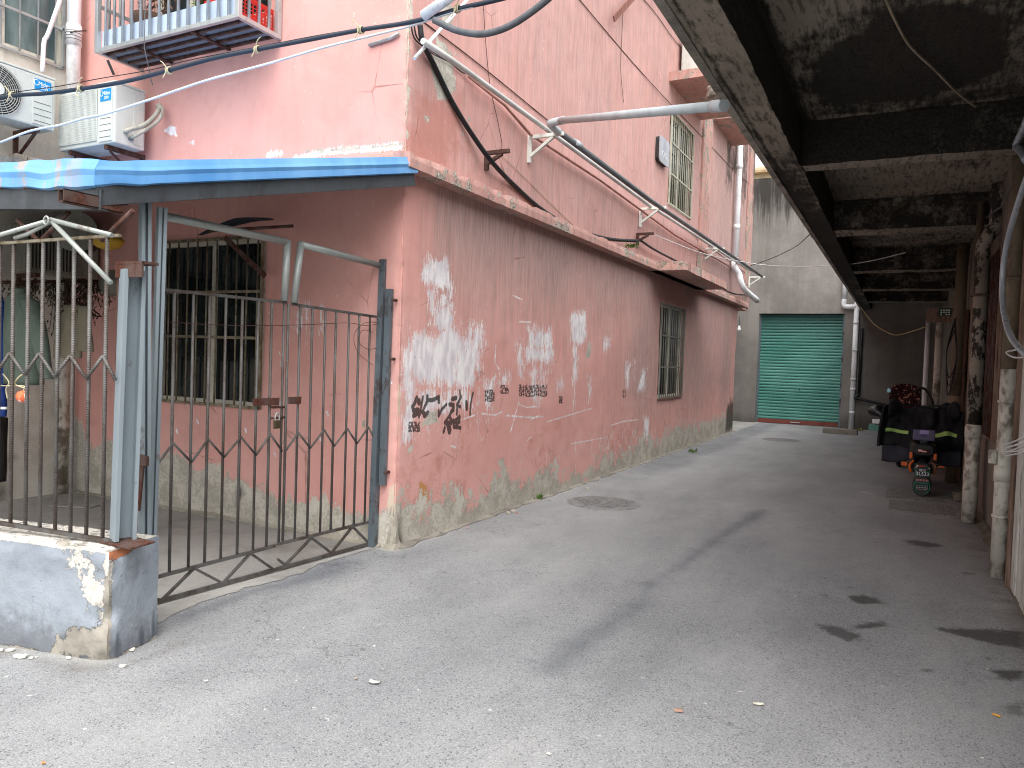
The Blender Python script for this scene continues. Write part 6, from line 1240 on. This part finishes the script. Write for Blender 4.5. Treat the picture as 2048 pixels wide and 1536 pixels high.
# rear fender, plate and stickers
def mud(zs):
    rings = []
    for z, w_, y in zs: rings.append([S(-w_, y, z), S(-w_*.6, y-.025, z), S(w_*.6, y-.025, z), S(w_, y, z), S(w_*.6, y+.02, z), S(-w_*.6, y+.02, z)])
    return MB().loft(rings, smooth=False)
fd = mud([(.405, .05, -.12), (.39, .085, -.14), (.33, .095, -.165), (.25, .085, -.19), (.19, .1, -.21), (.12, .105, -.225), (.06, .085, -.23), (.02, .04, -.235)]).build('rear_fender', plain('fender_dark', '#23302c', .5), sct, .004)
yp = -.178; pt_ = MB().box(S(0, yp-.014, .295), (.16, .006, .11), Matrix.Rotation(-.35, 3, 'X')).build('number_plate', GPL, sct, .004)
upv = Vector((0, math.sin(.35), math.cos(.35))); upv = Vector((0, .34, .94)); 
textmesh('皖 D', pt_, LET, S(0, yp-.014, .321), (1, 0, 0), upv, .032); textmesh('2L523', pt_, LET, S(0, yp-.0285, .279), (1, 0, 0), upv, .042, width=.135)
b = MB()
for q in ((-.07, .0), (.07, .0)): b.box(S(q[0], yp-.012, .35), (.014, .006, .012))
b.build('plate_bolt', PNKL, pt_); MB().box(S(-.01, -.184, .37), (.075, .006, .016)).build('red_sticker', REDL, fd); MB().box(S(-.058, -.184, .37), (.014, .006, .016)).build('white_sticker', LET, fd)
for z, n_, mat_, h_, yy in ((.205, 4, PNKL, .022, -.238), (.172, 6, plain('teal_print', '#2f9a86', .5), .02, -.246), (.14, 8, plain('pale_print', '#9fc4b4', .5), .009, -.25), (.118, 8, LET, .01, -.252), (.097, 7, PNKL, .009, -.254)):
    b = MB(); 
    if n_ == 4: MB().box(S(0, yy+.002, z), (.15, .004, .03)).build('red_sticker', plain('dull_red', '#7d3038', .5), fd)
    for i in range(n_):
        x = -.066+.132*(i+.5)/n_; ww = .132/n_
        b.box(S(x, yy-.004, z+h_*.32), (ww*.7, .004, h_*.16)).box(S(x, yy-.004, z-h_*.3), (ww*.62, .004, h_*.16)).box(S(x+ww*.1, yy-.004, z), (ww*.16, .004, h_*.9)).box(S(x-ww*.22, yy-.004, z), (ww*.14, .004, h_*.6))
    b.build('lettering', mat_, fd)
MB().tube([S(x, -.243-.06*(.2-z), z) for x, z in ((-.06, .2), (-.085, .14), (-.08, .09), (-.04, .05), (0, .03), (.05, .05), (.085, .1), (.08, .15), (.065, .2))], .004, 5).build('rim_trim', plain('teal_print_b', '#2f9a86', .5), fd)
for s_ in (-1, 1):
    i_ = MB().box(S(s_*.2, -.08, .37), (.07, .04, .045) if s_ < 0 else (.07, .04, .018)).build('indicator', ORG, sct, .008); MB().cyl(S(s_*.05, -.08, .4), S(s_*.17, -.08, .38), .01, 8).build('stalk', BPL, i_); MB().box(S(s_*.13, -.05, .48), (.035, .05, .08)).build('side_panel', ORG, sct, .01); MB().tube(spline([S(s_*.1, -.1, .42), S(s_*.14, -.14, .36), S(s_*.12, -.12, .28)], 4), .014, 8).build('guard', ORG if s_ < 0 else plain('brown_guard', '#7d4a2c', .5), sct)
# the apron, hung over the bars
def apron(fn, name, mat, par, solid=.02, nu=48, nv=30): return MB().grid(fn, nu, nv).build(name, mat, par, solid=solid, recalc=False)
def apr(u, v):
    x = -.52+.98*u; top = 1.02+.12*math.exp(-((u-.82)/.09)**2)+.07*math.exp(-((u-.12)/.1)**2)-.02*math.sin(u*9); bot = .5+.02*math.sin(u*7); z = bot+(top-bot)*v
    e = max(0, abs(u-.5)*2-.82)/.18; y = .82-.16*math.sin(math.pi*u)*(1-v)*.8+.09*mnoise.noise(Vector((x*5, z*4, 1)))+.04*mnoise.noise(Vector((x*13, z*7, 2)))+.1*v*v
    return S(x*(1-.1*v*v*(1 if u < .5 else .3)), y-.18*e*e, z)
ap = apron(apr, 'apron', BLK, sct, .03)
def strip(u0, u1, v0, dv): return lambda u, v: apr(u0+(u1-u0)*u, v0+dv*v)-Vector((0, .022, 0))
apron(strip(.03, .36, .33, .085), 'lime_strip', LIME, ap, .004, 16, 3); apron(strip(.67, .95, .33, .085), 'lime_strip', LIME, ap, .004, 16, 3)
def apl(sgn):
    def f(u, v):
        x = sgn*(.14+.34*u); return S(x*(.98 if sgn < 0 else .95), .8+.05*mnoise.noise(Vector((x*5, v, 3))), .3+.24*v-.03*(1-v)*math.sin(u*3)+.03*(1-u)*(1-v))
    return f
apron(apl(-1), 'apron_lining', PURP, sct, .015, 16, 10); apron(apl(1), 'apron_lining', PURP, sct, .015, 16, 10)
for sx in (-.36, .36):
    rg = []
    for i in range(9): f = i/8; c = S(sx*(.75+.4*f), .9-.12*f, 1.0+.02*math.sin(f*3)); rr = .07+.055*math.sin(f*2.6); rg.append([c+Vector((0, math.cos(a)*rr*(1+.2*mnoise.noise(Vector((a*2, f*4, sx)))), math.sin(a)*rr)) for a in np.linspace(0, 6.283, 16, endpoint=False)])
    MB().loft(rg).build('hand_muff', BLK, sct)
mr = MB().box(S(.12, -.0, .53), (.09, .01, .03)); MB().tube([S(.21+.045*math.cos(a), .74, .53+.018*math.sin(a)) for a in np.linspace(0, 6.283, 20)], .006, 6, caps=False).build('reflector_ring', ALU, sct)
# second scooter further in
SX2, SY2 = .02, 13.4; s2 = thing('motor_scooter', (SX2, SY2, 0), 'second scooter mostly hidden behind the black apron, with a flowered maroon cover and a mirror', 'scooter'); SX, SY = SX2, SY2
wheel(s2, 0, .24); wheel(s2, 1.25, .24)
MB().loft([[S(w_*math.cos(a), y, z+h_*math.sin(a)) for a in np.linspace(0, 6.283, 20, endpoint=False)] for y, w_, z, h_ in ((-.2, .08, .62, .06), (-.1, .19, .65, .13), (.2, .22, .66, .16), (.6, .2, .62, .14), (.75, .1, .5, .12))]).build('body', BPL, s2)
MB().loft([[S(-.25+w_*math.cos(a), y, z+h_*math.sin(a)) for a in np.linspace(0, 6.283, 20, endpoint=False)] for y, w_, z, h_ in ((-.1, .06, .8, .03), (0, .24, .84, .075), (.2, .26, .88, .085), (.5, .2, .9, .06))]).build('seat', plain('glossy_black', '#121214', .2), s2)
pl_ = on(1748, 855, 'y', SY-.2); MB().box(pl_, (.16, .01, .1), Matrix.Rotation(.15, 3, 'Y')).build('number_plate', plain('pale_green_plate', '#5f9a8a', .4), s2, .003); MB().box(pl_+Vector((.03, 0, .1)), (.12, .04, .07)).build('tail_light', LET, s2, .01)
MB().tube(spline([S(0, 1.2, .3), S(0, 1.0, .8), S(0, .92, 1.1)], 5), .05, 10).build('steering_column', BPL, s2)
def mat_floral():
    M = Mat('flowered_maroon_cloth', .8, 0, .2); v = M.voro(15, (1, 1, 1)); v2 = M.voro(26, (1, 1, 1)); c = M.mix(M.ss(M.noise(9), .35, .65), lin('#2a1415'), lin('#3d1c1e')); c = M.mix(M.ss(v, .3, .27, 0, 1), c, lin('#a87468')); c = M.mix(M.ss(v2, .2, .17, 0, 1), c, lin('#b09c98')); return M.out(c, None, M.bump(M.noise(7), .3, .01))
FLO = mat_floral(); a, c = on(1778, 812, 'y', SY+.5), on(1842, 772, 'y', SY+.5)
apron(lambda u, v: (a.x+(c.x-a.x)*u, SY+.55+.08*math.sin(u*3.1)+.05*mnoise.noise(Vector((u*5, v*4, 2)))+.1*v, a.z-.05+(c.z-a.z+.05)*v*(.72+.34*math.sin(.4+u*2.3))), 'handlebar_cover', FLO, s2, .03, 30, 20)
mm_ = on(1778, 781, 'y', SY+.5); MB().loft([[mm_+Vector((math.cos(q)*r_*.8, y, math.sin(q)*r_)) for q in np.linspace(0, 6.283, 16, endpoint=False)] for r_, y in ((.03, -.012), (.045, -.01), (.045, .01), (.02, .03))]).build('mirror', plain('mirror_blue', '#8fb2bd', .15, .4), s2); MB().cyl(mm_+Vector((0, .02, -.04)), mm_+Vector((.12, .1, -.25)), .006, 6).build('mirror_stem', BPL, s2)
MB().tube(spline([mm_+Vector((.35, .1, .0)), mm_+Vector((.5, .1, .06)), mm_+Vector((.62, .1, -.1)), mm_+Vector((.66, .1, -.25))], 5), .02, 8).build('guard_bar', BPL, s2)
SX, SY = .27, 10.55
b = MB()
for i in range(3): b.box((.68+.03*(i % 2), 10.25+.14*i, .045), (.15, .08, .07), Matrix.Rotation(.3*i, 3, 'Z'))
b.build('brick_heap', DARKWALL, None, .008, 'few loose grey bricks piled at the wall foot beside the scooter', 'bricks')
# ================================================================== litter and weeds
def flat(name, px, py, w, h, rot, mat, label, cat, curl=.004, th=.0012):
    p = on(px, py, 'z', .006); c, s_ = math.cos(rot), math.sin(rot)
    return MB().grid(lambda u, v: (p.x+c*(u-.5)*w-s_*(v-.5)*h, p.y+s_*(u-.5)*w+c*(v-.5)*h, .006+curl*(mnoise.noise(Vector((u*3, v*3, px)))+.6)*((u-.5)**2+(v-.5)**2)*3), 6, 5).build(name, mat, None, 0, label, cat, solid=th, recalc=False)
flat('paper_scrap', 748, 1365, .05, .028, .2, painted('clear_plastic', '#c9c8c2', '#9d9c96', .3, .5, 30), 'crumpled translucent scrap on the open asphalt', 'litter', .008); flat('paper_tag', 1517, 1408, .045, .02, .35, painted('cream_paper', '#e6e0cc', '#b5ab90', .7, .4, 60), 'small rectangular cream paper tag on the asphalt', 'litter')
y_ = on(1993, 1430, 'z', .008); MB().cyl(y_+Vector((-.014, .006, 0)), y_+Vector((.014, -.008, 0)), .005, 8).build('cigarette_butt', plain('orange_butt', '#d9a24a', .7), None, 0, 'yellow orange cigarette butt near the overhang side of the road', 'litter')
flat('brick_stain', 1357, 1420, .04, .035, .3, painted('orange_dust', '#b98a72', '#96908a', .9, .9, 80, lo=.4, hi=.6), 'patch of crushed orange brick dust on the asphalt', 'litter', .0, .0006)
for i, (x, y, lb) in enumerate(((87, 1526, 'tiny orange leaf scrap at the bottom edge of the road'), (412, 1362, 'tiny white scrap on the road in front of the low wall'), (712, 1357, 'brownish scrap beside the translucent scrap'), (1098, 1508, 'tiny white fleck on the nearest asphalt'))): flat('scrap', x, y, .016, .012, i, painted('scrap_%d' % i, ('#c98a5a', '#e2e0da', '#a89684', '#e8e2d0')[i], rough=.8), lb, 'litter')
CH = painted('plaster_chip', '#b9b2a6', '#8d8578', .9, .5, 20); PKC = painted('pink_chip', '#c48d84', '#8d655e', .9, .4, 20)
for i in range(16):
    y = rng.uniform(4.9, 12); x = PX+.1+abs(rng.normal())*.12; s_ = rng.uniform(.012, .035); MB().box((x, y, s_*.35), (s_*1.6, s_, s_*.7), Matrix.Rotation(rng.uniform(0, 6), 3, 'Z')).build('plaster_chip', PKC if i % 4 == 0 else CH, None, s_*.15, 'small chip of fallen pink plaster on the kerb of the pink wall' if i % 4 == 0 else 'small chip of fallen grey plaster on the kerb of the pink wall', 'debris', 'plaster chips along the pink wall')
for px, py, n_, h_, lb in ((1077, 998, 40, .06, 'small green weed growing at the foot of the pink wall near the manhole'), (1385, 905, 40, .07, 'low weed in the wall foot crack further down the alley'), (1718, 862, 50, .08, 'dry yellowish weed at the foot of the kinked drainpipe'), (1262, 488, 40, .08, 'green weed sprouting on the ledge by the rusty bracket')):
    p = on(px, py, 'z', .004) if py > 600 else on(px, py+8, 'x', PX+.06); t = thing('weed', p, lb, 'weed'); b = MB()
    for k in range(n_):
        a = rng.uniform(0, 6.28); l_ = h_*rng.uniform(.5, 1.2); c = p+Vector((rng.normal()*h_*.5, rng.normal()*h_*.5, .0)); q = c+Vector((math.cos(a)*l_*.6, math.sin(a)*l_*.6, l_*rng.uniform(.4, 1))); e = Vector((-math.sin(a), math.cos(a), 0))*l_*.16; b.quads([c, c.lerp(q, .5)+e+Vector((0, 0, l_*.15)), q, c.lerp(q, .5)-e+Vector((0, 0, l_*.15))], [(0, 1, 2, 3)])
    b.build('leaves', GRNL if 'dry' not in lb else painted('dry_weed', '#8d8550', '#5a5230', .8, .4, 20), t, recalc=False)
# ================================================================== light
w = bpy.data.worlds.new('World'); sc.world = w; w.use_nodes = True; nt = w.node_tree
sky = nt.nodes.new('ShaderNodeTexSky'); sky.sky_type = 'NISHITA'; sky.sun_disc = False
AZ, EL = R(152), R(60)
sky.sun_elevation = EL; sky.sun_rotation = AZ; sky.air_density = 1.2; sky.dust_density = 4; sky.ozone_density = 1
hs = nt.nodes.new('ShaderNodeHueSaturation'); hs.inputs['Saturation'].default_value = .16
nt.links.new(sky.outputs[0], hs.inputs['Color']); nt.links.new(hs.outputs[0], nt.nodes['Background'].inputs[0])
nt.nodes['Background'].inputs[1].default_value = .15
sl = bpy.data.lights.new('sun', 'SUN'); so = bpy.data.objects.new('sun', sl); COL.objects.link(so)
sl.energy = .45; sl.angle = R(90); sl.color = (1, .965, .92)
d = Vector((math.sin(AZ)*math.cos(EL), math.cos(AZ)*math.cos(EL), math.sin(EL)))
so.rotation_euler = d.to_track_quat('Z', 'Y').to_euler()
sc.view_settings.view_transform = 'Standard'; sc.view_settings.look = 'None'; sc.view_settings.exposure = 1.42; sc.view_settings.gamma = 1
sc.render.engine = 'CYCLES'; sc.cycles.use_denoising = True; sc.cycles.filter_width = 1.05; sc.cycles.max_bounces = 8; sc.cycles.diffuse_bounces = 5
sc.cycles.use_adaptive_sampling = True; sc.cycles.adaptive_threshold = .012
